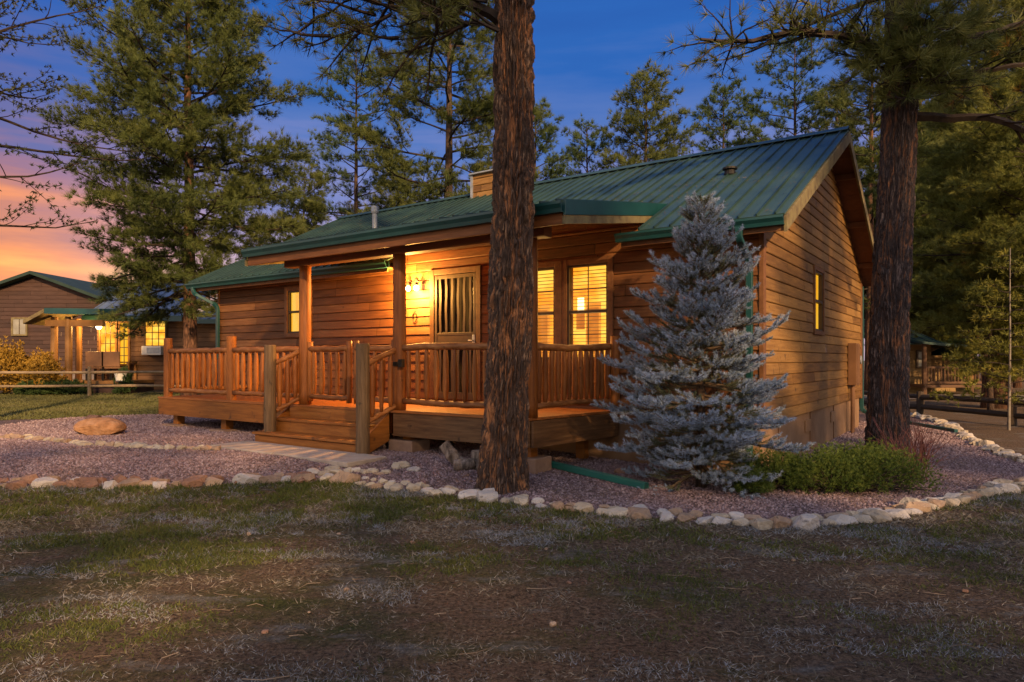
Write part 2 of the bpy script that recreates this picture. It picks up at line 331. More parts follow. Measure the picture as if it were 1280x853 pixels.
def ground_sheet():
    xs = np.unique(np.r_[np.linspace(-600, -40, 14), np.linspace(-40, -12, 60), np.arange(-12, 12, .05), np.linspace(12, 40, 60), np.linspace(40, 600, 14)])
    ys = np.unique(np.r_[np.linspace(-200, -5, 8), np.linspace(-5, 1.5, 12), np.arange(1.5, 12, .05), np.arange(12, 22, .16), np.linspace(22, 60, 60), np.linspace(60, 1200, 20)])
    Xg, Yg = np.meshgrid(xs, ys); Z = ground(Xg, Yg)
    a = Acc(); V = np.stack([Xg, Yg, Z], -1).reshape(-1, 3); nx = len(xs); ny = len(ys)
    i = np.arange(ny - 1)[:, None] * nx; j = np.arange(nx - 1)[None, :]
    F = np.stack([i + j, i + j + 1, i + nx + j + 1, i + nx + j], -1).reshape(-1, 4)
    bed = inside(BED, V[:, 0], V[:, 1]).astype(float)
    a.addarr(V, F, bed)
    m = bpy.data.materials.new('ground_soil_grass_gravel'); nt = nodes(m); N = nt.nodes; L = nt.links
    out = N.new('ShaderNodeOutputMaterial'); p = N.new('ShaderNodeBsdfPrincipled'); p.inputs['Roughness'].default_value = .95; p.inputs['Specular IOR Level'].default_value = .15
    tc = N.new('ShaderNodeTexCoord')
    def noise(s, d=5, ro=.6, st=(1, 1, 1)):
        mp = N.new('ShaderNodeMapping'); mp.inputs['Scale'].default_value = st; L.new(tc.outputs['Object'], mp.inputs[0])
        n = N.new('ShaderNodeTexNoise'); n.inputs['Scale'].default_value = s; n.inputs['Detail'].default_value = d; n.inputs['Roughness'].default_value = ro; L.new(mp.outputs[0], n.inputs[0]); return n.outputs[0]
    def mr(f, a, b):
        n = N.new('ShaderNodeMapRange'); n.inputs[1].default_value = a; n.inputs[2].default_value = b; L.new(f, n.inputs[0]); return n.outputs[0]
    def mix(f, c1, c2):
        n = N.new('ShaderNodeMix'); n.data_type = 'RGBA'; L.new(f, n.inputs[0])
        for k, c in ((6, c1), (7, c2)):
            if isinstance(c, tuple): n.inputs[k].default_value = (*c, 1)
            else: L.new(c, n.inputs[k])
        return n.outputs[2]
    soil = mix(mr(noise(34, 8, .78), .38, .60), (.030, .019, .012), (.235, .155, .098))
    green = mix(mr(noise(40, 8, .78), .38, .60), (.018, .024, .006), (.105, .112, .030))
    straw = mix(mr(noise(45, 6, .7), .38, .62), (.10, .09, .075), (.27, .25, .22))
    sx = N.new('ShaderNodeSeparateXYZ'); L.new(tc.outputs['Object'], sx.inputs[0]); east = N.new('ShaderNodeMath'); east.operation = 'MULTIPLY'; east.inputs[1].default_value = .75; L.new(mr(sx.outputs[0], -1.0, 2.6), east.inputs[0])
    gm_ = N.new('ShaderNodeMath'); gm_.operation = 'SUBTRACT'; gm_.use_clamp = True; L.new(mr(noise(.8, 7, .66, (1, 1.6, 1)), .44, .62), gm_.inputs[0]); L.new(east.outputs[0], gm_.inputs[1])
    c = mix(gm_.outputs[0], soil, green)
    c = mix(mr(noise(1.7, 6, .65, (.7, 1.5, 1)), .56, .66), c, straw)
    c = mix(mr(noise(60, 3), .62, .7), c, (.15, .12, .09))
    grav = mix(mr(noise(70, 3), .35, .65), (.10, .065, .062), (.24, .165, .155))
    at = N.new('ShaderNodeAttribute'); at.attribute_name = 'rnd'
    c = mix(mr(at.outputs['Fac'], .3, .7), c, grav)
    L.new(c, p.inputs['Base Color'])
    bp = N.new('ShaderNodeBump'); bp.inputs['Strength'].default_value = 1; bp.inputs['Distance'].default_value = .06
    L.new(noise(30, 8, .75), bp.inputs['Height']); L.new(bp.outputs[0], p.inputs['Normal']); L.new(p.outputs[0], out.inputs[0])
    o = build('ground', a, m, origin=(0, 0, 0), smooth=True); tag(o, 'reddish lawn soil and gravel bed', kind='structure')
ground_sheet()

# ------------------------------------------------------------------ siding
def siding(acc, A, B, nvec, z0, top, course=.165, openings=(), base_out=0.0, clip=None):
    """lapped boards from A to B (xy), facing nvec; top: height; clip(z)->(s0,s1); openings: (s0,s1,z0,z1)"""
    A = np.array(A, float); B = np.array(B, float); L_ = np.linalg.norm(B - A); d = (B - A) / L_; n = np.array(nvec, float)
    prof_t = np.array([0, .03, .10, .5, .90, .985, 1.0]); prof_o = np.array([.0, .026, .032, .026, .019, .012, .0])
    k = 0; z = z0
    while z < top - .01:
        zt = min(z + course, top); cuts = sorted({z, zt} | {q for o in openings for q in (o[2], o[3]) if z < q < zt})
        joints = []; s = rng.uniform(.5, 3)
        while s < L_: joints.append(s); s += rng.uniform(1.4, 3.4)
        rn = rng.random(len(joints) + 2)
        for za, zb in zip(cuts[:-1], cuts[1:]):
            zm = (za + zb) / 2; iv = [(0, L_)]
            for o in openings:
                if o[2] <= zm <= o[3]:
                    nv = []
                    for a_, b_ in iv:
                        if o[0] > a_: nv.append((a_, min(b_, o[0])))
                        if o[1] < b_: nv.append((max(a_, o[1]), b_))
                    iv = [q for q in nv if q[1] > q[0] + .001]
            ta, tb = (za - z) / course, (zb - z) / course
            ts = [ta] + [q for q in prof_t if ta < q < tb] + [tb]; os_ = np.interp(ts, prof_t, prof_o)
            for a_, b_ in iv:
                pts = [a_] + [j for j in joints if a_ < j < b_] + [b_]
                for s0, s1 in zip(pts[:-1], pts[1:]):
                    ri = sum(1 for j in joints if j <= (s0 + s1) / 2)
                    g0 = .004 if s0 in joints else 0; g1 = .004 if s1 in joints else 0
                    V = []
                    for t_, o_ in zip(ts, os_):
                        zz = z + t_ * course; e0, e1 = s0 + g0, s1 - g1
                        if clip:
                            c0, c1 = clip(zz); e0 = min(max(e0, c0), c1); e1 = max(min(e1, c1), c0)
                        for e in (e0, e1):
                            q = A + d * e + n * (o_ + base_out); V.append((q[0], q[1], zz))
                    if clip and abs(V[0][0] - V[1][0]) + abs(V[0][1] - V[1][1]) < .002: continue
                    F = [(2 * i, 2 * i + 1, 2 * i + 3, 2 * i + 2) for i in range(len(ts) - 1)]
                    acc.add(V, F, rn[ri])
        z = zt

# ------------------------------------------------------------------ the house
U0, V0, U1, V1 = 9.26, 2.47, 17.60, 14.90        # front wall, near gable, back wall, far end
ZS, ZT = .68, 3.32                                # siding bottom, wall top
EU, RU = 8.81, 13.43; EZ, RZ = 3.34, 5.64         # eave, ridge
SL = (RZ - EZ) / (RU - EU)
house = thing('log_cabin', H(U0, V0, 0), 'brown wood sided cabin with a green metal roof and lit windows behind the railed deck', 'house')
NF = H(-1, 0, 0)[:2]; NG = H(0, -1, 0)[:2]
WIN_B = (4.70, 5.41, 1.56, 3.02); WIN_A = (5.63, 6.34, 1.56, 3.02); DOOR = (7.20, 8.15, .86, 3.06); WIN_C = (11.62, 12.33, 2.12, 3.02)
op = [(w[0] - V0, w[1] - V0, w[2], w[3]) for w in (WIN_B, WIN_A, DOOR, WIN_C)]
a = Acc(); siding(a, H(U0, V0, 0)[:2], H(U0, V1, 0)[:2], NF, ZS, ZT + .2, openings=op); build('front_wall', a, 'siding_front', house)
GW = (12.42, 13.12, 2.05, 3.08)
zr = lambda s: ZT + .10 + min(s, U1 - U0 - s) * SL
def gclip(z):
    if z <= ZT + .10: return (0, U1 - U0)
    s = (z - ZT - .10) / SL; m = (U1 - U0) / 2
    return (min(s, m), max(U1 - U0 - s, m))
a = Acc(); siding(a, H(U0, V0, 0)[:2], H(U1, V0, 0)[:2], NG, ZS, ZT + .1 + (U1 - U0) / 2 * SL, openings=[(GW[0] - U0, GW[1] - U0, GW[2], GW[3])], clip=gclip); build('gable_wall', a, 'siding', house)
a = Acc(); siding(a, H(U0, V1, 0)[:2], H(U1, V1, 0)[:2], -NG, ZS, ZT + .1 + (U1 - U0) / 2 * SL, clip=gclip); build('gable_wall', a, 'siding', house)
a = Acc(); siding(a, H(U1, V0, 0)[:2], H(U1, V1, 0)[:2], -NF, ZS, ZT + .2); build('back_wall', a, 'siding', house)
a = Acc()
hbox(a, U0 + .02, U1 - .02, V0 + .02, V0 + .07, -.5, ZS - .003, .3); hbox(a, U0 + .02, U0 + .07, V0 + .075, V1 - .02, -.5, ZS - .003, .6)
hbox(a, U1 - .07, U1 - .02, V0 + .075, V1 - .02, -.5, ZS - .003, .6); hbox(a, U0 + .075, U1 - .075, V1 - .07, V1 - .02, -.5, ZS - .003, .6)
fnd = build('foundation', a, 'foundation', house)
a = Acc()
for uu in (10.2, 12.3, 14.4): hbox(a, uu, uu + .006, V0 + .005, V0 + .019, -.3, ZS - .01)
build('panel_joint', a, 'box_paint', fnd)
for uu in (11.9, 14.1):
    a = Acc(); hbox(a, uu, uu + .38, V0 - .004, V0 + .019, .36, .56); build('crawl_vent', a, 'foundation', house, bevel=.004)
# dark lining so nothing shows through the openings
a = Acc(); hbox(a, U0 + .30, U0 + .32, V0 + .4, V1 - .4, ZS, ZT); build('inner_wall', a, 'dark_in', house)
a = Acc(); hbox(a, U0 - .045, U0 + .07, V0 - .045, V0 + .02, ZS - .02, ZT + .1, .3); build('corner_board', a, 'trim', house, bevel=.006)
a = Acc(); hbox(a, U1 - .07, U1 + .045, V0 - .045, V0 + .02, ZS - .02, ZT + .1, .7); build('corner_board', a, 'trim', house, bevel=.006)
a = Acc(); hbox(a, U0 - .045, U0 + .07, V1 - .02, V1 + .045, ZS - .02, ZT + .1, .2); build('corner_board', a, 'trim', house, bevel=.006)

def roof_panel(acc, P, e, s, Le, Ls, spacing=.2286, th=.02, rib=.022, phase=.1):
    """sheet from corner P, along eave e (unit) length Le and up-slope s (unit) length Ls, with standing ribs"""
    P = np.asarray(P, float); e = nrm(e); s = nrm(s); n = nrm(np.cross(e, s)); n = n if n[2] > 0 else -n
    def bx(o, le, ls, h, r=None, b=0, ins=0):
        q = P + e * o + n * b
        c = [q, q + e * le, q + e * le + s * ls, q + s * ls]; c2 = [q + e * ins + n * h, q + e * (le - ins) + n * h, q + e * (le - ins) + s * ls + n * h, q + s * ls + e * ins + n * h]
        acc.add(c + c2, CUBE, r)
    x = 0
    while x < Le - .005:
        w = min(spacing, Le - x); bx(x, w - .001, Ls, th, rng.uniform(.55, .85)); x += spacing
    x = phase
    while x < Le - .02: bx(x, rib, Ls, .028, .0, th + .001, .004); x += spacing
def slope_dir(): return nrm(H(1, 0, SL) - 0 * H(0, 0, 0))
SD = nrm(H(1, 0, 0) + np.array((0, 0, SL))); SDb = nrm(H(-1, 0, 0) + np.array((0, 0, SL))); VD = H(0, 1, 0)
LS = math.hypot(RU - EU, RZ - EZ)
VR0, VR1 = 2.07, 15.50
PS = .172; PU0, PV0, PV1, PZ0 = 6.96, 4.12, 10.42, 3.42
PUJ = (EZ - SL * EU - PZ0 + PS * PU0) / (PS - SL); PZJ = PZ0 + PS * (PUJ - PU0)
PD = nrm(H(1, 0, 0) + np.array((0, 0, PS)))
a = Acc()
fj = (PUJ - EU) / (RU - EU) * LS
roof_panel(a, H(EU, VR0, EZ), VD, SD, 4.02 - VR0, fj)
roof_panel(a, H(EU, 8.9, EZ), VD, SD, VR1 - 8.9, fj, phase=.15)
P_ = H(PUJ, VR0, EZ + SL * (PUJ - EU)) + SD * .002
roof_panel(a, P_, VD, SD, VR1 - VR0, LS - fj)
main_roof = build('roof', a, 'green_metal', house)
a = Acc(); roof_panel(a, H(2 * RU - EU, VR0, EZ), VD, SDb, VR1 - VR0, LS - .01); build('rear_slope', a, 'green_metal', main_roof)
a = Acc(); bar(a, H(RU, VR0 - .01, RZ + .05), H(RU, VR1 + .01, RZ + .05), .34, .02); 
a = Acc()
for sg in (-1, 1):
    c = [H(RU, VR0 - .01, RZ + .085), H(RU, VR1 + .01, RZ + .085), H(RU + sg * .17, VR1 + .01, RZ - .01), H(RU + sg * .17, VR0 - .01, RZ - .01)]
    a.add(c + [q - np.array((0, 0, .008)) for q in c], CUBE, .5)
build('ridge_cap', a, 'green_metal', main_roof)
a = Acc(); roof_panel(a, H(PU0, PV0, PZ0), VD, PD, PV1 - PV0, (PUJ - PU0) / math.cos(math.atan(PS)) + .02); proof = build('porch_roof', a, 'green_metal', house)
# fascia, rake boards, soffits
def rake(v0, v1, name, m, drop=.17, off=0.0, back=True):
    for sg in ((-1, 1) if back else (-1,)):
        a = Acc(); e = EU if sg < 0 else 2 * RU - EU
        A = H(e, 0, EZ - off); B = H(RU, 0, RZ - off)
        c = [A + H(0, v0, 0), A + H(0, v1, 0), B + H(0, v1, 0), B + H(0, v0, 0)]
        dz = np.array((0, 0, drop)); a.add([q - dz for q in c] + c, CUBE, .5)
        build(name, a, m, house, bevel=.004)
rake(VR0 - .028, VR0 + .012, 'rake_board', 'weathered_fascia', .20, .012)
rake(VR1 - .012, VR1 + .028, 'rake_board', 'green_trim', .16, .012)
# soffit under the gable overhang (board by board), lookout blocks
def slab_under(v0, v1, name, m, u_from=None, u_to=None, board=.14, gap=.004, drop=.06):
    for sg in (-1, 1):
        a = Acc(); n = int((RU - EU) / board)
        for i in range(n):
            ua, ub = EU + .04 + i * board, EU + .04 + (i + 1) * board - gap
            za, zb = EZ + SL * (ua - EU) - drop, EZ + SL * (ub - EU) - drop
            if sg > 0: ua, ub = 2 * RU - ua, 2 * RU - ub
            c = [H(ua, v0, za), H(ub, v0, zb), H(ub, v1, zb), H(ua, v1, za)]
            a.add([q - np.array((0, 0, .02)) for q in c] + c, CUBE)
        build(name, a, m, house)
slab_under(VR0 + .013, V0 + .03, 'soffit', 'soffit'); slab_under(V1 - .03, VR1 - .013, 'soffit', 'soffit')
for sg in (-1, 1):
    for f in (.2, .5, .8):
        a = Acc(); uu = EU + (RU - EU) * f; zz = EZ + SL * (uu - EU) - .17
        if sg > 0: uu = 2 * RU - uu
        hbox(a, uu - .04, uu + .04, VR0 + .02, V0 + .02, zz - .02, zz + .09); build('lookout', a, 'soffit', house)
def eave(v0, v1):
    a = Acc(); hbox(a, EU + .03, EU + .055, v0, v1, EZ - .19, EZ - .012); build('fascia', a, 'trim', house, bevel=.003)
    a = Acc(); hbox(a, EU + .06, U0 - .045, v0 + .01, v1 - .01, EZ - .12, EZ - .10); build('eave_soffit', a, 'soffit', house)
def gutter(acc, P0, P1, n, w=.12, h=.115):
    """open K-style gutter from P0 to P1 (top back edge), outward normal n"""
    prof = [(0, -h), (w * .62, -h), (w * .72, -h * .62), (w, -h * .25), (w, 0), (w - .012, 0), (w - .012, -h * .22), (w * .66, -h * .55), (w * .58, -h + .01), (0.006, -h + .01), (.006, 0), (0, 0)]
    n = np.array((n[0], n[1], 0)); V = []
    for P in (P0, P1):
        for o_, z_ in prof: V.append(np.asarray(P, float) + n * o_ + np.array((0, 0, z_)))
    k = len(prof); F = [(i, (i + 1) % k, k + (i + 1) % k, k + i) for i in range(k)]
    F += [(0, 1, 2, 9, 10), (2, 3, 7, 8, 9)[:3] + (8,), tuple(range(k))[::-1], tuple(range(k, 2 * k))]
    acc.add(V, F[:k] + [tuple(range(k))[::-1], tuple(range(k, 2 * k))], .5)
eave(VR0 + .02, 4.30); eave(8.95, VR1 - .02)
a = Acc(); gutter(a, H(EU + .028, VR0, EZ - .01), H(EU + .028, 4.35, EZ - .01), NF); gm = build('gutter', a, 'green_trim', house)
a = Acc(); gutter(a, H(EU + .028, 8.9, EZ - .01), H(EU + .028, VR1, EZ - .01), NF); build('gutter', a, 'green_trim', house)
a = Acc(); gutter(a, H(PU0 + .0, PV0 - .005, PZ0 - .005), H(PU0 + .0, PV1 + .005, PZ0 - .005), NF, .105, .125); build('gutter', a, 'green_trim', house)
# porch roof: fascia, rake fascia with a lighter board below, beam, ceiling
a = Acc(); hbox(a, PU0 + .004, PU0 + .04, PV0 + .03, PV1 - .03, PZ0 - .26, PZ0 - .012); build('porch_fascia', a, 'beam', house, bevel=.004)
for v0, v1, w in ((PV0 - .03, PV0 + .002, 0), (PV1 - .002, PV1 + .03, 1)):
    a = Acc(); A = H(PU0 - .02, 0, PZ0 + .022); B = H(PUJ + .03, 0, PZJ + .022); dz = np.array((0, 0, .185))
    c = [A + H(0, v0, 0), A + H(0, v1, 0), B + H(0, v1, 0), B + H(0, v0, 0)]; a.add([q - dz for q in c] + c, CUBE); build('porch_rake', a, 'green_trim', house, bevel=.003)
    a = Acc(); c2 = [q - dz - np.array((0, 0, .004)) + (H(0, .012, 0) if not w else H(0, -.012, 0)) for q in c]; a.add([q - np.array((0, 0, .10)) for q in c2] + c2, CUBE); build('porch_rake', a, 'weathered_fascia', house)
a = Acc(); hbox(a, 7.30, 7.50, 4.62, 9.86, 3.12, 3.37); build('porch_beam', a, 'beam', house, bevel=.012)
a = Acc()
for i in range(int((PV1 - PV0 - .1) / .15)):
    v = PV0 + .05 + i * .15; ua, ub = PU0 + .045, PUJ - .4
    c = [H(ua, v, PZ0 + PS * (ua - PU0) - .05), H(ub, v, PZ0 + PS * (ub - PU0) - .05), H(ub, v + .146, PZ0 + PS * (ub - PU0) - .05), H(ua, v + .146, PZ0 + PS * (ua - PU0) - .05)]
    a.add([q - np.array((0, 0, .018)) for q in c] + c, CUBE)
build('porch_ceiling', a, 'beam', house)
# wall of the porch gable above the siding top
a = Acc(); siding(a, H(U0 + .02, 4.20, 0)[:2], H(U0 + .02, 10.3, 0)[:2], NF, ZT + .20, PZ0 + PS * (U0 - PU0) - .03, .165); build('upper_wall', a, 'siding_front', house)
a = Acc()
hbox(a, U0 - .04, U0 - .03, 4.2, 10.3, PZ0 + PS * (U0 - PU0) - .2, PZ0 + PS * (U0 - PU0) - .08); build('frieze', a, 'trim', house)

def downspout(name_m, pts, w=.085, d=.065, parent=house):
    a = Acc(); P = [np.asarray(p, float) for p in pts]
    for p, q in zip(P[:-1], P[1:]):
        dr = nrm(q - p); bar(a, p - dr * .02, q + dr * .02, w, d, up=(NF[0], NF[1], 0.001) if abs(dr[2]) > .5 else (0, 0, 1), rnd=.5)
    return build('downspout', a, name_m, parent, bevel=.008)
def smooth_path(P, n=6):
    P = [np.asarray(p, float) for p in P]; out = [P[0]]
    for i in range(1, len(P) - 1):
        a_, b_, c_ = P[i - 1], P[i], P[i + 1]; r = min(.12, np.linalg.norm(b_ - a_) / 2, np.linalg.norm(c_ - b_) / 2)
        s = b_ + nrm(a_ - b_) * r; e = b_ + nrm(c_ - b_) * r
        for t in np.linspace(0, 1, n): out.append((1 - t) ** 2 * s + 2 * t * (1 - t) * b_ + t * t * e)
    out.append(P[-1]); return out
downspout('green_trim', smooth_path([H(EU - .03, 2.62, EZ - .12), H(EU - .03, 2.62, EZ - .24), H(U0 - .09, 2.60, EZ - .48), H(U0 - .09, 2.60, .14)]))
downspout('green_trim', smooth_path([H(EU - .03, 15.25, EZ - .12), H(EU - .03, 15.2, EZ - .24), H(U0 - .09, 14.86, EZ - .52), H(U0 - .09, 14.86, .26)]))
downspout('green_trim', smooth_path([H(U1 + .1, V0 - .02, EZ - .1), H(U1 + .1, V0 - .02, .36), H(U1 - .05, V0 - .65, .20), H(U1 - 1.2, V0 - 1.9, .12)]))

# ---- windows
def window(side, s0, s1, z0, z1, muntins=(1, 1), room='room', blinds=True, trimw=.09, group_frame=True, curtain=False):
    """side 'f' (front wall) or 'g' (gable wall)"""
    if side == 'f': B = lambda acc, a0, a1, d0, d1, c0, c1: hbox(acc, U0 + d0, U0 + d1, a0, a1, c0, c1, .5)
    else: B = lambda acc, a0, a1, d0, d1, c0, c1: hbox(acc, a0, a1, V0 + d0, V0 + d1, c0, c1, .5)
    a = Acc()      # trim boards
    B(a, s0 - trimw, s0, -.055, .02, z0 - trimw, z1 + trimw); B(a, s1, s1 + trimw, -.055, .02, z0 - trimw, z1 + trimw)
    B(a, s0, s1, -.052, .02, z1, z1 + trimw); B(a, s0 - .002, s1 + .002, -.062, .02, z0 - trimw, z0)
    w = build('window', a, 'trim', house, bevel=.005)
    a = Acc(); f = .035; zm = (z0 + z1) / 2
    B(a, s0, s0 + f, -.03, .05, z0, z1); B(a, s1 - f, s1, -.03, .05, z0, z1); B(a, s0 + f, s1 - f, -.03, .05, z0, z0 + f); B(a, s0 + f, s1 - f, -.03, .05, z1 - f, z1)
    B(a, s0 + f, s1 - f, -.035, .05, zm - .022, zm + .022); build('sash', a, 'bronze', w, bevel=.003)
    if muntins:
        a = Acc()
        for k in range(muntins[0]):
            x = s0 + (s1 - s0) * (k + 1) / (muntins[0] + 1); B(a, x - .007, x + .007, -.004, .008, z0 + f, z1 - f)
        for lo, hi in ((z0 + f, zm), (zm, z1 - f)):
            for k in range(muntins[1]):
                y = lo + (hi - lo) * (k + 1) / (muntins[1] + 1); B(a, s0 + f, s1 - f, -.006, .010, y - .007, y + .007)
        build('muntin', a, 'bronze', w)
    a = Acc(); B(a, s0 + f, s1 - f, .014, .018, z0 + f, z1 - f); build('pane', a, 'glass', w)
    if blinds:
        a = Acc(); z = z0 + .05
        while z < z1 - .05: B(a, s0 + f, s1 - f, .07, .10, z, z + .007); z += .055
        build('blind', a, 'blind', w)
    a = Acc(); rd = .16 if room == 'room' else .035; B(a, s0 - .001 - (.05 if room == 'room' else 0), s1 + .001 + (.05 if room == 'room' else 0), rd, rd + .01, z0 - .05, z1 + .05); build('lit_room', a, room, w)
    a = Acc(); B(a, s0 - .03, s0, .02, .16, z0 - .03, z1 + .03); B(a, s1, s1 + .03, .02, .16, z0 - .03, z1 + .03); B(a, s0, s1, .02, .16, z1, z1 + .03); B(a, s0, s1, .02, .16, z0 - .03, z0)
    build('jamb', a, 'trim', w)
    if side == 'f' and room == 'room':      # furniture outlines with their own glow, and an added lamp spot
        h_ = z1 - z0; w_ = s1 - s0; a = Acc(); B(a, s0 + w_ * .30, s0 + w_ * .66, .13, .15, z0, z0 + h_ * .60); B(a, s0 + w_ * .02, s0 + w_ * .16, .13, .15, z0, z0 + h_ * .8); build('cupboard', a, 'room_dim', w)
        a = Acc(); B(a, s0 + w_ * .70, s0 + w_ * .86, .12, .13, z0 + h_ * .52, z0 + h_ * .66); build('added_lamp_spot', a, 'lamp_spot_glow', w)  # invented bright box, adds a hot spot to the window
        a = Acc(); B(a, s0 + w_ * .34, s0 + w_ * .62, .12, .128, z0 + h_ * .05, z0 + h_ * .55); B(a, s0 + w_ * .70, s0 + w_ * .9, .13, .15, z0 + h_ * .32, z0 + h_ * .5); build('cupboard_door', a, 'room_dim2', w)
    return w
w1 = window('f', *WIN_B, blinds=True); w2 = window('f', *WIN_A); w3 = window('f', *WIN_C, muntins=None, room='room_plain', blinds=False); w4 = window('g', *GW, muntins=None, room='room_plain', blinds=False, trimw=.07)
a = Acc(); hbox(a, U0 - .058, U0 - .034, 5.50, 5.54, 1.5, 3.1); build('mullion_board', a, 'trim', house)
# ---- lit room: the lamp spot and furniture shapes are added glowing pieces
# ---- security door
door = thing('x', (0, 0, 0), None, None); COL.objects.unlink(door); bpy.data.objects.remove(door)
a = Acc(); d0, d1, z0, z1 = DOOR
hbox(a, U0 - .06, U0 + .02, d0 - .10, d0, z0, z1 + .1); hbox(a, U0 - .06, U0 + .02, d1, d1 + .10, z0, z1 + .1); hbox(a, U0 - .058, U0 + .02, d0, d1, z1, z1 + .1)
MT['door_trim'] = mat('dark_door_trim', [(.07, .030, .012), (.12, .055, .022)], 3, (3, 3, 3), .6, .15, 30); door = build('door', a, 'door_trim', house, bevel=.005)
a = Acc(); w = .065
hbox(a, U0 - .05, U0 - .015, d0 + .01, d0 + w, z0, z1 - .01); hbox(a, U0 - .05, U0 - .015, d1 - w, d1 - .01, z0, z1 - .01)
for zz, hh in ((z1 - .01 - w, w), (z0, .12), (z0 + .92, .06), (z0 + 1.12, .05)): hbox(a, U0 - .048, U0 - .017, d0 + w, d1 - w, zz, zz + hh)
build('screen_frame', a, 'door_metal', door, bevel=.004)
a = Acc(); nb = 6
for lo, hi in ((z0 + 1.17, z1 - .07), (z0 + .12, z0 + .92)):
    for i in range(nb):
        vv = d0 + w + (d1 - d0 - 2 * w) * (i + .5) / nb; t = np.linspace(0, 1, 14)
        P = [H(U0 - .035, vv + .006 * math.sin(6.28 * q * 1.5 + i), lo + (hi - lo) * q) for q in t]; a = Acc()
        for p, q in zip(P[:-1], P[1:]): bar(a, p, q, .05, .012, up=(NF[0], NF[1], 0), rnd=.5)
        build('bar', a, 'door_metal', door)
a = Acc(); hbox(a, U0 - .044, U0 - .03, d0 + w, d1 - w, z0 + .98, z0 + 1.12); build('kick_panel', a, 'bronze', door)
a = Acc(); hbox(a, U0 + .03, U0 + .06, d0 + .001, d1 - .001, z0, z1); build('inner_door', a, 'dark_in', door)
a = Acc(); tube(a, [H(U0 - .05, d0 + .05, z0 + 1.02), H(U0 - .10, d0 + .05, z0 + 1.02), H(U0 - .105, d0 + .13, z0 + 1.02)], .014, 8); hbox(a, U0 - .06, U0 - .05, d0 + .02, d0 + .08, z0 + .95, z0 + 1.12); build('handle', a, 'grey', door, bevel=.004)
# ---- twin porch lamp
a = Acc(); tube(a, [H(U0 - .03, 8.60, 2.98), H(U0 - .055, 8.60, 2.98)], .06, 16); tube(a, [H(U0 - .05, 8.70, 2.98), H(U0 - .05, 8.50, 2.98)], .012, 8)
for vv in (8.70, 8.50): tube(a, [H(U0 - .05, vv, 2.98), H(U0 - .14, vv, 3.0), H(U0 - .14, vv, 2.93)], .010, 8); tube(a, [H(U0 - .14, vv, 2.95), H(U0 - .14, vv, 2.90)], [.02, .045], 12)
lamp = build('porch_lamp', a, 'black', house, smooth=False)
MT['bulb'] = emis('lit_bulb', [(1, .72, .30), (1, .78, .38)], 26)
for vv in (8.70, 8.50):
    a = Acc(); V, F = ICO[2]; a.addarr(V * np.array((.042, .042, .05)) + H(U0 - .14, vv, 2.85), F, np.zeros(len(V))); build('bulb', a, 'bulb', lamp, smooth=True)
pl = bpy.data.lights.new('porch_bulb_light', 'POINT'); pl.energy = 400; pl.color = (1.0, .47, .10); pl.shadow_soft_size = .06
plo = bpy.data.objects.new('porch_bulb_light', pl); COL.objects.link(plo); plo.location = H(U0 - .30, 8.6, 2.83)
# key-shaped hanging ornament
a = Acc(); tt = np.linspace(0, 2 * np.pi, 15); tube(a, [H(U0 - .045, 8.63 + .05 * math.cos(q), 2.33 + .09 * math.sin(q)) for q in tt], .009, 6); tube(a, [H(U0 - .03, 8.63, 2.46), H(U0 - .045, 8.63, 2.42)], .008, 6)
build('door_bell_ring', a, 'black', house)
# soft light that the lit windows throw on the deck
for vv, zz, en in ((5.05, 2.3, 9), (5.98, 2.3, 9)):
    l = bpy.data.lights.new('window_light', 'AREA'); l.energy = en; l.color = (1, .55, .16); l.shape = 'RECTANGLE'; l.size = .6; l.size_y = 1.3
    lo = bpy.data.objects.new('window_light', l); COL.objects.link(lo); lo.location = H(U0 + .0, vv, zz); lo.rotation_euler = Vector((-NF[0], -NF[1], 0)).to_track_quat('Z', 'Y').to_euler()
# ---- chimney, vents, service box
a = Acc(); 
for sgn, (A, B, n) in enumerate((((13.15, 9.35), (13.15, 10.4), NF), ((13.15, 9.35), (14.05, 9.35), NG), ((14.05, 9.35), (14.05, 10.4), -NF), ((13.15, 10.4), (14.05, 10.4), -NG))):
    siding(a, H(*A, 0)[:2], H(*B, 0)[:2], n, 5.3, 6.06, .165)
ch = build('chimney', a, 'siding', house)
a = Acc(); hbox(a, 13.05, 14.15, 9.31, 10.44, 6.06, 6.10); build('chimney_cap', a, 'grey', ch, bevel=.01)
for q in ((13.12, 10.37), (13.12, 9.32)):
    a = Acc(); hbox(a, q[0] - .02, q[0] + .05, q[1] - .02, q[1] + .05, 5.3, 6.058); build('corner_trim', a, 'grey', ch)
zb = PZ0 + PS * (7.55 - PU0)
a = Acc(); tube(a, [H(7.55, 7.92, zb), H(7.55, 7.92, zb + .36)], .04, 14); tube(a, [H(7.55, 7.92, zb + .01), H(7.55, 7.92, zb + .06)], [.09, .05], 14); tube(a, [H(7.55, 7.92, zb + .33), H(7.55, 7.92, zb + .36), H(7.55, 7.92, zb + .44)], [.055, .06, .055], 14)
build('vent_pipe', a, 'grey', house, smooth=False)
zz = EZ + SL * (11.4 - EU); a = Acc(); tube(a, [H(11.4, 3.55, zz), H(11.4, 3.55, zz + .09)], [.10, .08], 14); tube(a, [H(11.4, 3.55, zz + .09), H(11.4, 3.55, zz + .12)], .12, 14); build('roof_vent', a, 'black', house)
a = Acc(); hbox(a, 15.72, 16.12, V0 - .20, V0 - .035, 1.02, 1.90); bxo = build('service_box', a, 'box_paint', house, bevel=.01)
a = Acc(); hbox(a, 15.74, 16.10, V0 - .215, V0 - .20, 1.05, 1.87); build('cover', a, 'box_paint', bxo, bevel=.004)
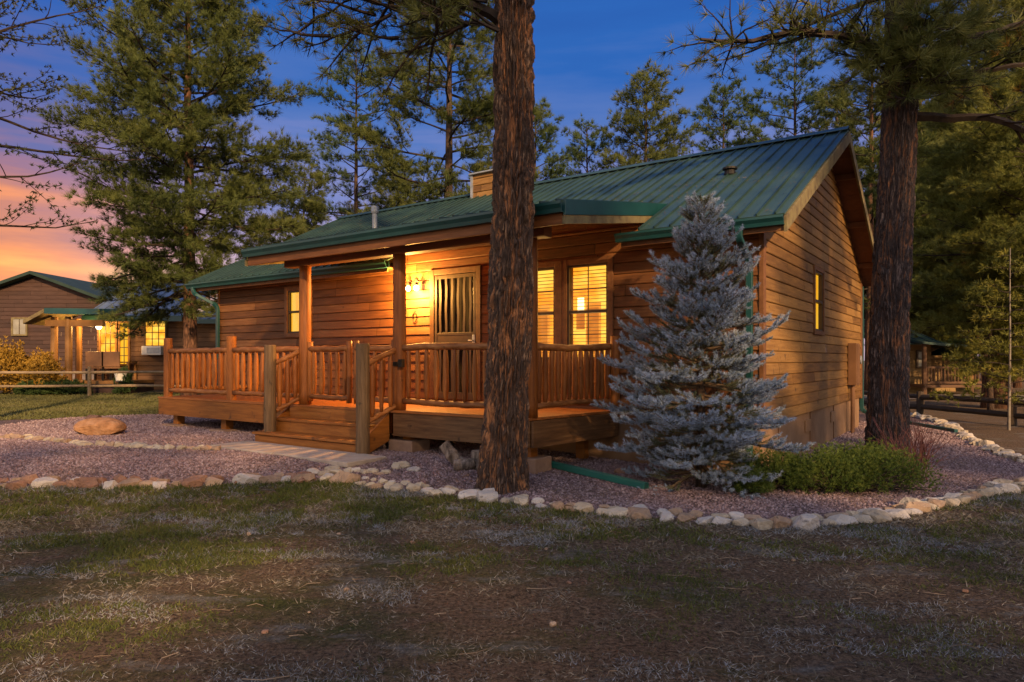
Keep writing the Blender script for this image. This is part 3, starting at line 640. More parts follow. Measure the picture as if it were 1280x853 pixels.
a = Acc(); tube(a, [H(15.86, V0 - .10, 1.02), H(15.86, V0 - .10, -.1)], .035, 10); tube(a, [H(16.02, V0 - .10, 1.02), H(16.02, V0 - .10, -.1)], .025, 10); build('conduit', a, 'box_paint', bxo)
a = Acc(); hbox(a, 16.14, 16.36, V0 - .12, V0 - .035, 1.35, 1.72); tube(a, [H(16.25, V0 - .12, 1.55), H(16.25, V0 - .22, 1.55)], .09, 16); build('meter', a, 'grey', house, bevel=.006)

# ------------------------------------------------------------------ deck
ZD = .80
deck = thing('wooden_deck', H(8.2, 9, .15), 'orange stained front deck with log railings, gates and three steps', 'deck')
def skew(u):            # the right-hand edge is slightly skewed
    return 4.83 - .28 * (u - 7.31) / (U0 - 7.31)
a = Acc(); n = 14; uu = 7.29; bw = (U0 - .05 - uu) / n
for i in range(n):
    ua = uu + i * bw; ub = ua + bw - .006; c = [H(ua, skew(ua), ZD - .035), H(ub, skew(ub), ZD - .035), H(ub, 13.97, ZD - .035), H(ua, 13.97, ZD - .035)]
    a.add(c + [q + np.array((0, 0, .035)) for q in c], CUBE)
build('deck_boards', a, 'deck', deck, bevel=.004)
a = Acc(); hbox(a, 7.30, 7.34, 9.80, 13.95, ZD - .36, ZD - .04); build('skirt_board', a, 'skirt', deck, bevel=.004)
a = Acc(); MT['skirt_old_shaded'] = mat('weathered_shaded_skirt', [(.075, .035, .014), (.13, .062, .024), (.18, .095, .04)], 2.2, (1, 1, 12), .65, .3, 18, speck=((.04, .02, .01), 5, .66)); hbox(a, 7.31, 7.35, 4.84, 7.28, ZD - .38, ZD - .04); build('skirt_board', a, 'skirt_old_shaded', deck, bevel=.004)  # weathered brown, with the shade on this side darkened into the colour
a = Acc(); A = H(7.31, 4.80, 0); B = H(U0 - .06, 4.53, 0); bar(a, A + (0, 0, ZD - .21), B + (0, 0, ZD - .21), .04, .34); build('skirt_board', a, 'skirt_old_shaded', deck, bevel=.004)
a = Acc(); hbox(a, 7.35, U0 - .06, 13.91, 13.95, ZD - .36, ZD - .04); build('skirt_board', a, 'skirt', deck, bevel=.004)
for vv in (13.6, 11.9, 10.2, 7.15, 5.0):
    p = H(7.55, vv, 0); g = gz(p[0], p[1]); a = Acc(); hbox(a, 7.46, 7.62, vv - .08, vv + .08, g, ZD - .05); pr = build('pier', a, 'skirt', deck, bevel=.006)
    a = Acc()
    if vv < 8: hbox(a, 7.32, 7.72, vv - .24, vv + .24, g - .05, g + .17)
    else: hbox(a, 7.30, 7.75, vv - .22, vv + .22, g - .05, g + .04)
    build('footing', a, 'block', deck, bevel=.012)
for vv in (5.0, 9.0, 13.6):
    a = Acc(); hbox(a, 8.9, 9.04, vv - .07, vv + .07, 0, ZD - .05); build('pier', a, 'skirt', deck)
PB = 7.41
def post(u, v, z0, z1, r, m='log_v', parent=deck, name='post', lean=0):
    a = Acc(); log(a, H(u, v, z0), H(u + lean, v, z1 - .01), r, .02, .004, 14, .97, 12); 
    V = H(u + lean, v, z1 - .01); tube(a, [V, V + (0, 0, .012)], [r * .96, r * .86], 14)
    return build(name, a, m, parent, smooth=False)
for vv in (7.25, 9.43, 4.90):
    a = Acc(); log(a, H(PB, vv, ZD), H(PB, vv, 3.12), .10, .015, .004, 16, .97, 14); build('porch_post', a, 'log_v', house, smooth=True)
post(PB, 13.78, ZD, 1.99, .085); post(PB, 11.56, ZD, 1.99, .09)
post(6.86, 9.62, .16, 1.79, .098, 'log_old', name='newel_post'); post(6.70, 7.27, .12, 1.78, .098, 'log_old', name='newel_post')
def railing(p0, p1, zf0, zf1, n, top=.93, bot=.14, r=.05, br=.041, name='railing', sag=0.0, wob=.06):
    """log rail; p0,p1 xy"""
    p0 = np.asarray(p0[:2], float); p1 = np.asarray(p1[:2], float); a = Acc()
    t = np.linspace(0, 1, 12); P = np.c_[p0 + (p1 - p0) * t[:, None], zf0 + (zf1 - zf0) * t + top]; P[:, 2] += np.sin(t * np.pi * 1.3) * sag + rng.normal(0, .004, 12)
    tube(a, P, r * (1 + rng.normal(0, .035, 12)), 12); top_p = P
    rl = build(name, a, 'rail', deck, smooth=True)
    a = Acc(); P = np.c_[p0 + (p1 - p0) * t[:, None], zf0 + (zf1 - zf0) * t + bot]; P[:, 2] += np.sin(t * np.pi * 1.2) * -sag + rng.normal(0, .004, 12)
    tube(a, P, r * .9 * (1 + rng.normal(0, .035, 12)), 12); build('bottom_rail', a, 'rail', rl, smooth=True)
    for i in range(n):
        f = (i + .5) / n; q = p0 + (p1 - p0) * f; zf = zf0 + (zf1 - zf0) * f; a = Acc(); s = 9
        tt = np.linspace(0, 1, s); pr_ = np.array([.55, .8, 1, 1, 1, 1, .97, .78, .55]) * br * (1 + rng.normal(0, wob, s)) * rng.uniform(.9, 1.12)
        off = rng.normal(0, .006, 2); Q = np.c_[q[0] + off[0] * np.sin(tt * 3.1), q[1] + off[1] * np.sin(tt * 3.1), zf + bot + (top - bot) * tt]
        tube(a, Q, pr_, 9); build('baluster', a, 'log_v', rl, smooth=True)
    return rl
railing(H(PB, 13.70, 0), H(PB, 11.64, 0), ZD, ZD, 11)
railing(H(PB, 11.48, 0), H(PB, 9.53, 0), ZD, ZD, 10)
railing(H(PB, 7.15, 0), H(PB, 5.0, 0), ZD, ZD, 12, sag=.015)
railing(H(PB + .1, 4.88, 0), H(U0 - .05, 4.58, 0), ZD, ZD, 14, sag=-.02)
railing(H(PB + .1, 13.78, 0), H(U0 - .05, 13.80, 0), ZD, ZD, 10)
railing(H(6.95, 9.60, 0), H(7.33, 9.50, 0), ZD - .20, ZD - .02, 3, top=.90, bot=.12, r=.042, name='stair_handrail')
railing(H(6.79, 7.27, 0), H(7.33, 7.26, 0), ZD - .22, ZD - .02, 3, top=.92, bot=.08, r=.042, name='stair_handrail')
for v0, v1, hinge in ((9.30, 8.35, 9.31), (8.18, 7.36, 7.37)):
    g = railing(H(PB, v0, 0), H(PB, v1, 0), ZD, ZD, 5, name='gate')
    for vv in (v0, v1):
        a = Acc(); log(a, H(PB, vv, ZD + .06), H(PB, vv, ZD + 1.05), .045, .03, .003, 12); build('gate_stile', a, 'log_v', g, smooth=True)
a = Acc(); hbox(a, PB - .12, PB - .08, 7.18, 7.30, ZD + .66, ZD + .72); hbox(a, PB - .13, PB - .06, 7.08, 7.15, ZD + .64, ZD + .76); build('latch', a, 'black', deck, bevel=.005)
a = Acc(); log(a, H(U0 - .16, 4.52, ZD), H(U0 - .16, 4.52, ZD + 1.1), .07, .02, .003, 12); build('post', a, 'log_v', deck, smooth=True)
# steps
gs = .165
st = Acc(); hbox(st, 6.70, 6.735, 7.40, 9.80, gs - .03, gs + .17); steps = build('steps', st, 'skirt', deck, bevel=.004)
for i, (u0, z1) in enumerate(((6.66, .387), (6.96, .594))):
    a = Acc(); hbox(a, u0, u0 + .16, 7.37 + .05 * i, 9.82 - .12 * i, z1 - .038, z1); hbox(a, u0 + .166, u0 + .335, 7.37 + .05 * i, 9.82 - .12 * i, z1 - .038, z1); build('tread', a, 'skirt', steps, bevel=.006)
a = Acc(); hbox(a, 6.99, 7.02, 7.40, 9.70, .387, .556); hbox(a, 7.268, 7.298, 7.40, 9.66, .594, ZD - .037); build('riser', a, 'skirt', steps, bevel=.003)
for vv in (7.345, 9.70):
    a = Acc(); c = [H(6.72, vv, gs - .03), H(7.30, vv, gs + .18), H(7.30, vv, ZD - .03), H(6.72, vv, .345)]; c2 = [q + H(0, .038, 0) for q in c]
    a.add(c + c2, CUBE, .5); build('stringer', a, 'skirt', steps, bevel=.004)
# path slab in front of the steps
a = Acc(); z = .225
for i in range(2):
    v0, v1 = 6.75 + i * 1.58, 6.75 + i * 1.58 + 1.57; c = [H(5.95, v0, z - .06), H(6.66, v0, z - .06), H(6.66, v1, z - .06), H(5.98, v1, z - .06)]
    a.add(c + [q + np.array((0, 0, .07)) for q in c], CUBE)
tag(build('path', a, 'concrete', bevel=.012), 'pale concrete slab path in front of the steps', kind='structure')


# ------------------------------------------------------------------ foliage helpers
def unit_rand(n): return nrm(rng.normal(0, 1, (n, 3)))
def needles(acc, C, D, n, length, width, spread, vary=.3, rnd=None, root=0.0):
    """n thin needles at every centre C, leaning along D"""
    C = np.asarray(C, float); D = nrm(np.asarray(D, float)); k = len(C)
    if k == 0: return
    c = np.repeat(C, n, 0); d = nrm(np.repeat(D, n, 0) + rng.normal(0, spread, (k * n, 3)))
    if root: c = c + np.repeat(D, n, 0) * (rng.random((k * n, 1)) - .5) * root
    L = length * (1 + rng.uniform(-vary, vary, (k * n, 1))); s = nrm(np.cross(d, unit_rand(k * n))) * width / 2
    V = np.stack([c - s, c + s, c + d * L], 1).reshape(-1, 3)
    F = np.arange(k * n * 3).reshape(-1, 3)
    r = rng.random(k) if rnd is None else np.broadcast_to(rnd, (k,)); r = np.repeat(r, n) + rng.normal(0, .06, k * n)
    acc.addarr(V, F, np.repeat(np.clip(r, 0, 1), 3))
def limb_path(p0, d0, L, droop, up, seg=7, wob=.06):
    P = [np.asarray(p0, float)]; d = nrm(np.asarray(d0, float))
    for i in range(seg):
        f = i / seg; d = nrm(d + np.array((0, 0, -droop * (1 - f) + up * f)) / seg * 2 + rng.normal(0, wob, 3)); P.append(P[-1] + d * L / seg)
    return np.array(P)
def twigs(wood, fol, P, r0, start=.35, step=.32, tl=.9, tuft_n=14, nl=.19, nw=.013, spread=.55, tstep=.22, side=.75, bare=0.0, cr=None, sides=4, cl=1, cr_=.16):
    """side twigs with needle tufts along a limb P"""
    tube(wood, P, np.linspace(r0, r0 * .25, len(P)), sides + 1, .5, cap=False)
    d = np.r_[0, np.cumsum(np.linalg.norm(np.diff(P, axis=0), axis=1))]; L = d[-1]; s = L * start; flip = 1
    C = []; D = []
    tg = nrm(np.gradient(P, axis=0))
    while s < L:
        q = np.array([np.interp(s, d, P[:, i]) for i in range(3)]); t = nrm(np.array([np.interp(s, d, tg[:, i]) for i in range(3)]))
        lat = nrm(np.cross(t, (0, 0, 1.))) * flip; flip = -flip; fr = (s / L - start) / (1 - start)
        ln = tl * L * .3 * (1.15 - .8 * fr) * rng.uniform(.6, 1.25); dr = nrm(t * .75 + lat * side + np.array((0, 0, rng.uniform(-.15, .45))) + rng.normal(0, .15, 3))
        k = max(3, int(ln / .14)); Q = limb_path(q, dr, ln, .12, .5, k, .10)
        tube(wood, Q, np.linspace(r0 * .32, r0 * .12, len(Q)), 3, .5, cap=False)
        if rng.random() > bare:
            dq = np.linalg.norm(np.diff(Q, axis=0), axis=1).mean(); m = max(1, int(tstep / dq))
            for j in range(len(Q) - 1, int(len(Q) * .3), -m):
                C.append(Q[j]); D.append(nrm(Q[j] - Q[j - 1]) + (0, 0, .25))
        s += step * rng.uniform(.7, 1.3)
    if rng.random() > bare * .7: C.append(P[-1]); D.append(tg[-1])
    if C:
        C = np.array(C); D = np.array(D); base = rng.random() if cr is None else cr
        if cl > 1:
            D = nrm(np.repeat(D, cl, 0)) + rng.normal(0, .5, (len(C) * cl, 3)); C = np.repeat(C, cl, 0); o_ = rng.normal(0, cr_, C.shape); o_[::cl] = 0; o_[:, 2] *= .55; C = C + o_
        needles(fol, C, np.array(D), tuft_n, nl, nw, spread, rnd=np.clip(base * .6 + rng.random(len(C)) * .4, 0, 1))
def pine(name, H_, z0, R, n_limbs, seed, r_base=.2, shape=1.0, **k):
    """meshes for a pine standing at the origin; returns three meshes (trunk, branches, crown)"""
    global rng
    old = rng; rng = np.random.default_rng(seed)
    tr = Acc(); wood = Acc(); fol = Acc()
    t = np.linspace(0, 1, 16); bx = np.cumsum(rng.normal(0, .02, 16)) * (1 - 0); by = np.cumsum(rng.normal(0, .02, 16))
    T = np.c_[bx - bx[0], by - by[0], -.2 + t * H_]; R_ = r_base * (1 - t * .9) * (1 + .25 * np.exp(-t * 30)); tube(tr, T, R_, 14, .5)
    ga = 2.399
    for i in range(n_limbs):
        f = ((i + rng.random()) / n_limbs) ** .92; z = z0 + (H_ - z0 - .3) * f
        prof = (min(1, (f + .18) / .35)) * (1 - f) ** (.75 * shape) + .10
        L = R * prof * rng.uniform(.65, 1.2); th = i * ga + rng.uniform(-.5, .5)
        el = -.10 + .75 * f + rng.uniform(-.15, .15); base = np.array([np.interp((z + .2) / H_, t, T[:, j]) for j in range(3)])
        d = (math.cos(th) * math.cos(el), math.sin(th) * math.cos(el), math.sin(el))
        P = limb_path(base, d, L, .20, .45, 7, .07)
        twigs(wood, fol, P, max(.02, r_base * .16 * (L / R + .3)), **k)
    ms = (make_mesh(name + '_trunk', tr, None, smooth=True), make_mesh(name + '_branches', wood, None), make_mesh(name + '_crown', fol, None))
    rng = old; return ms
def put_tree(ms, x, y, s, rot, label, mats, group='pines behind the cabin', name='pine_tree', zs=1.0, sink=0.0, cat='tree'):
    e = thing(name, (x, y, gz(x, y) - sink), label, cat, group); e.rotation_euler[2] = rot; e.scale = (s, s, s * zs)
    for part, me, mm in zip(('trunk', 'branches', 'crown'), ms, mats):
        if not me.materials: me.materials.append(None)
        o = bpy.data.objects.new(part, me); COL.objects.link(o); o.parent = e
        o.material_slots[0].link = 'OBJECT'; o.material_slots[0].material = mm
    return e
def needle_mat(name, cols, tr=.25):
    return mat(name, cols, 1.2, (1, 1, 1), .6, attr='rnd', amix=.65, spec=.25, translucent=tr)
BK = mat('pine_bark', [(.020, .014, .011), (.055, .034, .024), (.11, .065, .042)], 6, (4, 4, .8), .9, 1, 9, (4, 4, .8), contrast=(.35, .65))
BKR = mat('red_pine_bark', [(.03, .016, .010), (.09, .042, .024), (.17, .085, .05)], 6, (4, 4, .8), .9, 1, 9, (4, 4, .8), contrast=(.35, .65))
BR = mat('branch_bark', [(.018, .013, .010), (.045, .030, .022)], 6, rough=.9)
G1 = needle_mat('olive_needles', [(.036, .052, .014), (.095, .120, .030), (.17, .18, .05)])
G2 = needle_mat('green_needles', [(.026, .048, .018), (.070, .110, .036), (.13, .165, .05)])
G3 = needle_mat('yellow_lit_needles', [(.055, .062, .010), (.15, .15, .022), (.25, .21, .035)])  # on the right pines the yellow stands in for sun on them
G4 = needle_mat('rusty_lit_needles', [(.09, .055, .012), (.22, .12, .018), (.34, .17, .025)])  # rusty tone; on the right pines it stands in for warm light
GR = needle_mat('olive_lit_needles', [(.060, .068, .014), (.15, .165, .032), (.26, .24, .05)])  # lighter olive, sunlight on the right pines put into the needle colour
G5 = needle_mat('dark_needles', [(.014, .020, .010), (.035, .045, .020), (.07, .07, .03)], .15)

# background pine shapes
PA = pine('broad_pine', 16.0, 3.1, 3.45, 120, 11, .23, .62, step=.24, tuft_n=20, nl=.20, nw=.012, spread=.42, tstep=.15, start=.20, tl=1.3, cl=7, cr_=.14)
PB_ = pine('open_pine', 18, 4.6, 3.7, 66, 12, .25, .5, step=.34, tuft_n=22, nl=.25, nw=.014, spread=.42, tstep=.20, start=.30, tl=1.25, bare=.03, cl=7, cr_=.16)
PC = pine('slim_pine', 15.5, 5.0, 2.9, 60, 13, .17, .5, step=.36, tuft_n=22, nl=.23, nw=.014, spread=.42, tstep=.22, start=.34, tl=1.2, bare=.05, cl=6, cr_=.14)
PD_ = pine('dense_pine', 15.0, 2.5, 3.0, 96, 14, .2, .6, step=.34, tuft_n=20, nl=.27, nw=.018, spread=.42, tstep=.20, start=.24, tl=1.3, cl=5, cr_=.17)
PE = pine('clumpy_pine', 15.0, 3.4, 2.8, 74, 15, .2, .6, step=.38, tuft_n=20, nl=.27, nw=.018, spread=.42, tstep=.22, start=.28, tl=1.25, bare=.03, cl=5, cr_=.15)

def at(xp, Y): return (xp - 640) / 853 * Y
# tree A, left of the cabin
treeA = put_tree(PA, at(236, 21), 21, 1.0, 0.0, 'broad olive pine with low drooping branches just left of the cabin, the largest whole tree', (BKR, BR, G1))
wood = Acc(); fol = Acc()
for (z_, th, L, dz) in ((3.9, 3.3, 3.6, -.10), (3.4, 3.6, 3.2, -.15), (4.4, 2.9, 3.9, -.05), (3.7, 4.1, 2.8, -.1), (3.3, 2.8, 3.0, -.15), (4.8, 3.5, 4.0, 0), (4.2, 3.9, 3.4, -.08), (3.5, 3.15, 3.8, -.12)):
    P = limb_path((at(236, 21), 21, z_ + .25), (math.cos(th), math.sin(th), dz), L * .70, .25, .2, 8, .07); twigs(wood, fol, P, .05, start=.30, step=.2, tl=1.1, tuft_n=20, nl=.20, nw=.012, spread=.42, tstep=.14, cl=5, cr_=.13)
MT['BRx'] = BR; MT['G1x'] = G1; build('drooping_branches', wood, 'BRx', treeA); build('drooping_crown', fol, 'G1x', treeA)
put_tree(PC, at(447, 30), 30, 1.0, 1.0, 'slim open pine with a thin dark trunk rising left of the vent pipe', (BK, BR, G2))
put_tree(PB_, at(562, 26), 26, 1.02, 2.1, 'tall open pine with a thick dark trunk rising just left of the chimney', (BK, BR, G1))
put_tree(PD_, at(380, 27), 27, .60, .3, 'short bushy pine filling the gap above the low left roof', (BK, BR, G1))
put_tree(PD_, at(325, 31), 31, .52, 2.3, 'lower bushy pine beside the broad olive pine, above the far left eave', (BK, BR, G3))
put_tree(PE, at(440, 34), 34, .60, 1.3, 'low olive pine behind the slim open pine', (BK, BR, G3))
put_tree(PE, at(668, 32), 32, .90, .9, 'pine mostly hidden behind the big foreground trunk', (BK, BR, G2))
put_tree(PE, at(735, 36), 36, .94, 4.1, 'left small crowned pine above the ridge right of the big trunk', (BK, BR, G2))
put_tree(PD_, at(808, 34), 34, 1.07, 5.1, 'dense pointed green pine above the middle of the roof ridge', (BK, BR, G1))
put_tree(PE, at(905, 34), 34, 1.02, 2.6, 'narrow clumpy pine above the roof vent', (BK, BR, G2))
put_tree(PC, at(992, 33), 33, 1.10, 3.4, 'open dark trunked pine above the right end of the ridge', (BK, BR, G2))
put_tree(PE, at(860, 48), 48, 1.0, 3.9, 'far low pine between the pointed green pine and the clumpy one', (BK, BR, G2))
put_tree(PE, at(945, 44), 44, 1.05, .2, 'far low pine between the clumpy pine and the open one', (BK, BR, G2))
put_tree(PE, at(1045, 40), 40, 1.15, 1.2, 'olive pine behind the gable peak', (BK, BR, G1))
put_tree(PC, at(612, 40), 40, .9, 2.8, 'far pine showing through behind the chimney', (BK, BR, G2))
R_ = [(1088, 30, PE, 1.1, G1, 'olive pine seen between the gable and the dark right trunk'), (1150, 39, PD_, 1.35, G3, 'dense green pine right of the dark trunk'),
      (1195, 37, PA, .95, G3, 'yellowish broad pine over the small green roofed cabin'), (1235, 22, PD_, .95, GR, 'olive pine behind the pale thin trunk'),
      (1302, 19, PA, .84, GR, 'broad olive pine at the right edge'), (1262, 27, PE, .62, G4, 'short pine with needles tinted orange for warm light between the right trunks'), (1165, 40, PD_, 1.05, G3, 'yellow green pine over the ridge of the right cabin'), (1210, 36, PD_, .95, GR, 'bushy olive pine above the right cabin porch'), (1238, 20, PD_, .42, G3, 'young bushy yellow green pine left of the pale thin trunk'), (1292, 21, PD_, .45, G1, 'young bushy olive pine at the right edge'), (1236, 31, PD_, .60, G2, 'young green pine beside the right cabin porch'), (1215, 33, PE, 1.2, GR, 'tall olive pine far behind the right cabin'),
      (1270, 38, PD_, 1.15, G3, 'tall green pine far behind at the right edge'), (1340, 30, PB_, 1.0, GR, 'pine just beyond the right edge with olive branches reaching in'),
      (1120, 46, PD_, 1.0, G2, 'distant dark green pine behind the right cabin'), (1175, 50, PD_, .9, G5, 'distant dark pine left of the far right trunks'),
      (1240, 55, PE, 1.1, G5, 'distant dark pine among the right trunks'), (1300, 50, PD_, 1.0, G5, 'distant dark pine at the far right')]
for i, (x, Y, ms, s, g, lb) in enumerate(R_): put_tree(ms, at(x, Y), Y, s, i * 1.3, lb, (BKR if i % 3 == 0 else BK, BR, g), 'pines right of the cabin')
# pines beyond the left neighbours, low on the horizon
for i, (x, Y, s) in enumerate(((-30, 75, .62), (165, 60, .50), (205, 64, .58), (285, 60, .62), (340, 66, .7), (262, 45, .5))):
    put_tree(PE, at(x, Y), Y, s, i, ['distant dark pine behind the left gable house', 'distant pine behind the grey roofed cabin, left one', 'distant pine behind the grey roofed cabin, right one', 'distant pine by the low left eave', 'distant pine above the low left roof', 'rusty brown pine between the grey roof and the left downspout'][i], (BK, BR, G4 if i == 5 else G2), 'distant pines on the left')

for i, (X_, Y_, s_) in enumerate(((30, 48, 1.1), (37, 56, 1.2), (45, 62, 1.1), (54, 66, 1.3), (34, 70, 1.3), (62, 78, 1.3), (26, 78, 1.2), (48, 84, 1.4), (70, 60, 1.2), (42, 44, 1.0), (60, 50, 1.1), (80, 72, 1.3))):
    put_tree(PD_ if i % 2 else PE, X_, Y_, s_, i, 'distant pine of the woods far to the right', (BK, BR, G1 if i % 3 else G2), 'distant woods on the right')
# dark sparse tree reaching in from the left edge
PF = pine('sparse_tree', 11.5, 3.6, 3.6, 42, 21, .2, .45, step=.34, tuft_n=9, nl=.08, nw=.024, tstep=.12, start=.22, tl=1.3, spread=.9, bare=.05, cl=3, cr_=.10)
put_tree(PF, at(-62, 13.5), 13.5, .98, 2.2, 'dark sparse tree reaching in from the left edge', (BK, BR, G5), 'foreground trees', name='tree')

# ------------------------------------------------------------------ bark trunks in the foreground
def bark_trunk(name, P0, P1, r0, r1, flare, seed, parent, res=(420, 760), origin=None, amp=.040, cw=.13, chh=.40, side_flare=0):
    g = np.random.default_rng(seed); nt_, nz_ = res; P0 = np.array(P0, float); P1 = np.array(P1, float); Hh = P1[2] - P0[2]
    th = np.linspace(0, 2 * np.pi, nt_, endpoint=False); z = np.linspace(0, Hh, nz_); TH, Z = np.meshgrid(th, z)
    rr = (r0 + (r1 - r0) * (Z / Hh)) ; circ = 2 * np.pi * r0; nc = max(6, int(circ / cw)); cwa = circ / nc
    # stretched cells make the plates; warp them first
    wx = (fbm(TH * 3.4 + seed, Z * 2.5, 4) - .5) * 1.9; wy = (fbm(TH * 5 + 7, Z * 2.6 + seed, 3) - .5) * 1.8
    # keep the seam closed
    sm = sst(0, .5, TH) * (1 - sst(5.78, 6.283, TH)); wx *= sm; wy *= sm
    U = TH / (2 * np.pi) * nc + wx; W = Z / chh + wy
    J = g.random((nc, 4096, 2)); iu = np.floor(U).astype(int); iw = np.floor(W).astype(int)
    f1 = np.full(U.shape, 9.); f2 = np.full(U.shape, 9.); cid = np.zeros(U.shape)
    for du in (-1, 0, 1):
        for dw in (-1, 0, 1):
            cu = iu + du; cv = iw + dw; j = J[cu % nc, cv % 4096]; dx = cu + j[..., 0] - U; dy = (cv + j[..., 1] - W) * 1.0; d = np.sqrt(dx * dx + dy * dy)
            n1 = d < f1; f2 = np.where(n1, f1, np.minimum(f2, d)); cid = np.where(n1, j[..., 0] * 7.3 % 1, cid); f1 = np.where(n1, d, f1)
    e = f2 - f1; crack = sst(.02, .34, e)
    seamless = sm; fine = fbm(TH * 30 + wx * 2, Z * 7 + seed, 5); fine2 = fbm(TH * 70, Z * 34, 3)
    rid = 1 - np.abs(2 * fbm(TH * 9 + wx * 1.1 + 3, Z * 1.9 + seed, 4) - 1) * 2.6; rid = np.clip(rid, 0, 1)      # long upright fissures
    big = fbm(TH * 3.2 + 11, Z * .9 + seed, 3)
    crack = crack * (1 - .75 * rid)
    fine = fine * seamless + .5 * (1 - seamless)
    hgt = .95 * crack * (.75 + .5 * cid) + .65 * (1 - rid) + (fine - .5) * .9 + (fine2 - .5) * .35 * seamless - .3
    s1 = np.clip(1 - np.abs(2 * fbm(TH * 6 + wx * 1.3 + 31, Z * 1.7 + seed + 5, 5) - 1) * 5.5, 0, 1); s2 = np.clip(1 - np.abs(2 * fbm(TH * 9 + wx * 1.2 + 71, Z * 2.6 + seed + 15, 5) - 1) * 6, 0, 1)
    R = rr * (1 + .03 * np.sin(3 * TH + Z)) + flare * np.exp(-Z / .28) * (1 + .35 * np.sin(5 * TH + seed)) + amp * (hgt - .7)
    C = P0 + (P1 - P0) * (Z / Hh)[..., None]
    bend = .03 * np.sin(Z * .9 + seed)
    V = np.stack([C[..., 0] + bend + R * np.cos(TH + np.pi / 2), C[..., 1] + R * np.sin(TH + np.pi / 2), C[..., 2]], -1).reshape(-1, 3)
    i = np.arange(nz_ - 1)[:, None] * nt_; j = np.arange(nt_)[None, :]; k = (j + 1) % nt_
    F = np.stack([i + j, i + k, i + nt_ + k, i + nt_ + j], -1).reshape(-1, 4)
    a = Acc(); val = np.clip(.50 - .10 * (1 - crack) - .42 * s1 * (.5 + fine) + .46 * s2 * (.3 + fine) + (fine - .5) * .55 + (big - .5) * .5 + (cid - .5) * .18, 0, 1); a.addarr(V, F, val.ravel())
    return build('trunk', a, name, parent, smooth=True)
def bark_mat(name, stops):
    m = mat(name, stops, 7, (3, 3, .8), .88, .8, 40, (2, 2, 1), attr='rnd', amix=.82, contrast=(.3, .7)); return m
BT1 = bark_mat('orange_brown_bark', [(.44, .20, .085), (.27, .12, .055), (.105, .056, .036), (.050, .034, .028), (.11, .066, .046), (.24, .145, .09), (.40, .28, .20)])
BT2 = bark_mat('dark_purple_brown_bark', [(.28, .12, .06), (.15, .075, .045), (.065, .043, .038), (.036, .028, .029), (.070, .052, .050), (.15, .11, .10), (.26, .20, .18)])
BT1.name = 'orange_brown_bark'; MT['bark1'] = BT1; MT['bark2'] = BT2
pine1 = thing('pine_tree', (-.07, 8.08, gz(-.07, 8.08)), 'massive orange brown pine trunk standing in front of the deck', 'tree', 'foreground trees')
bark_trunk('bark1', (-.085, 8.08, -.1), (.085, 8.12, 7.6), .252, .205, .115, 5, pine1)
wood = Acc(); fol = Acc()
def arc(pts, n=14):
    pts = np.array(pts, float); t = np.linspace(0, len(pts) - 1, n); return np.stack([np.interp(t, range(len(pts)), pts[:, i]) for i in range(3)], 1) + rng.normal(0, .012, (n, 3))
P = arc([(.02, 8.1, 5.45), (-.35, 8.0, 5.68), (-.75, 7.9, 5.72), (-1.4, 7.75, 5.90), (-2.2, 7.6, 5.86), (-2.9, 7.5, 5.66)])
twigs(wood, fol, P, .075, start=.3, step=.20, tl=.75, tuft_n=22, nl=.17, nw=.008, tstep=.14, bare=.25)
for k, (x0, z0) in enumerate([(-.5, 5.7), (-1.0, 5.75), (-1.5, 5.9), (-1.9, 5.86), (-.8, 5.9), (-1.3, 6.1), (-.35, 6.0), (-2.3, 5.9)] + [(rng.uniform(-2.2, -.15), rng.uniform(5.25, 5.75)) for _ in range(34)]):
    d = (rng.uniform(-1, .1), rng.uniform(-.7, .5), rng.uniform(-.30, .25)); P = limb_path((x0, 7.9, z0), d, rng.uniform(.8, 1.3), .1, .1, 6, .12)
    twigs(wood, fol, P, .022, start=.15, step=.13, tl=.9, tuft_n=24, nl=.17, nw=.008, tstep=.12, bare=.15)
P = limb_path((-2.2, 7.6, 5.86), (-1, -.1, .05), 1.2, .15, .0, 8, .2); twigs(wood, fol, P, .014, start=.1, step=.12, tl=1.2, bare=1.0)
P = limb_path((-2.0, 7.6, 5.8), (-1, .2, -.25), .9, .15, .0, 8, .2); twigs(wood, fol, P, .012, start=.1, step=.12, tl=1.2, bare=1.0)
MT['G1'] = G1; MT['G3'] = G3; MT['BR'] = BR; MT['G5'] = G5
GF = needle_mat('near_olive_needles', [(.045, .055, .014), (.115, .13, .032), (.20, .19, .055)]); MT['GF'] = GF
build('branches', wood, 'BR', pine1); build('crown', fol, 'GF', pine1)
# high crown that stays above the picture and breaks up the light
def high_crown(parent, x, y, z0, z1, R, n, g):
    wood = Acc(); fol = Acc()
    for i in range(n):
        f = i / n; z = z0 + (z1 - z0) * f; th = i * 2.4; L = R * (1 - f * .7) * rng.uniform(.7, 1.1)
        P = limb_path((x, y, z), (math.cos(th), math.sin(th), .15), L, .1, .3, 6, .08)
        twigs(wood, fol, P, .05, start=.25, step=.34, tl=1.0, tuft_n=14, nl=.22, nw=.022, tstep=.22)
    b = build('upper_branches', wood, 'BR', parent); build('upper_crown', fol, g, parent)
high_crown(pine1, .09, 8.12, 7.4, 14, 2.6, 26, 'GF')
a = Acc(); tube(a, [(.085, 8.12, 7.55), (.1, 8.15, 14)], [.205, .05], 16, .5); build('upper_trunk', a, 'bark1', pine1, smooth=True)

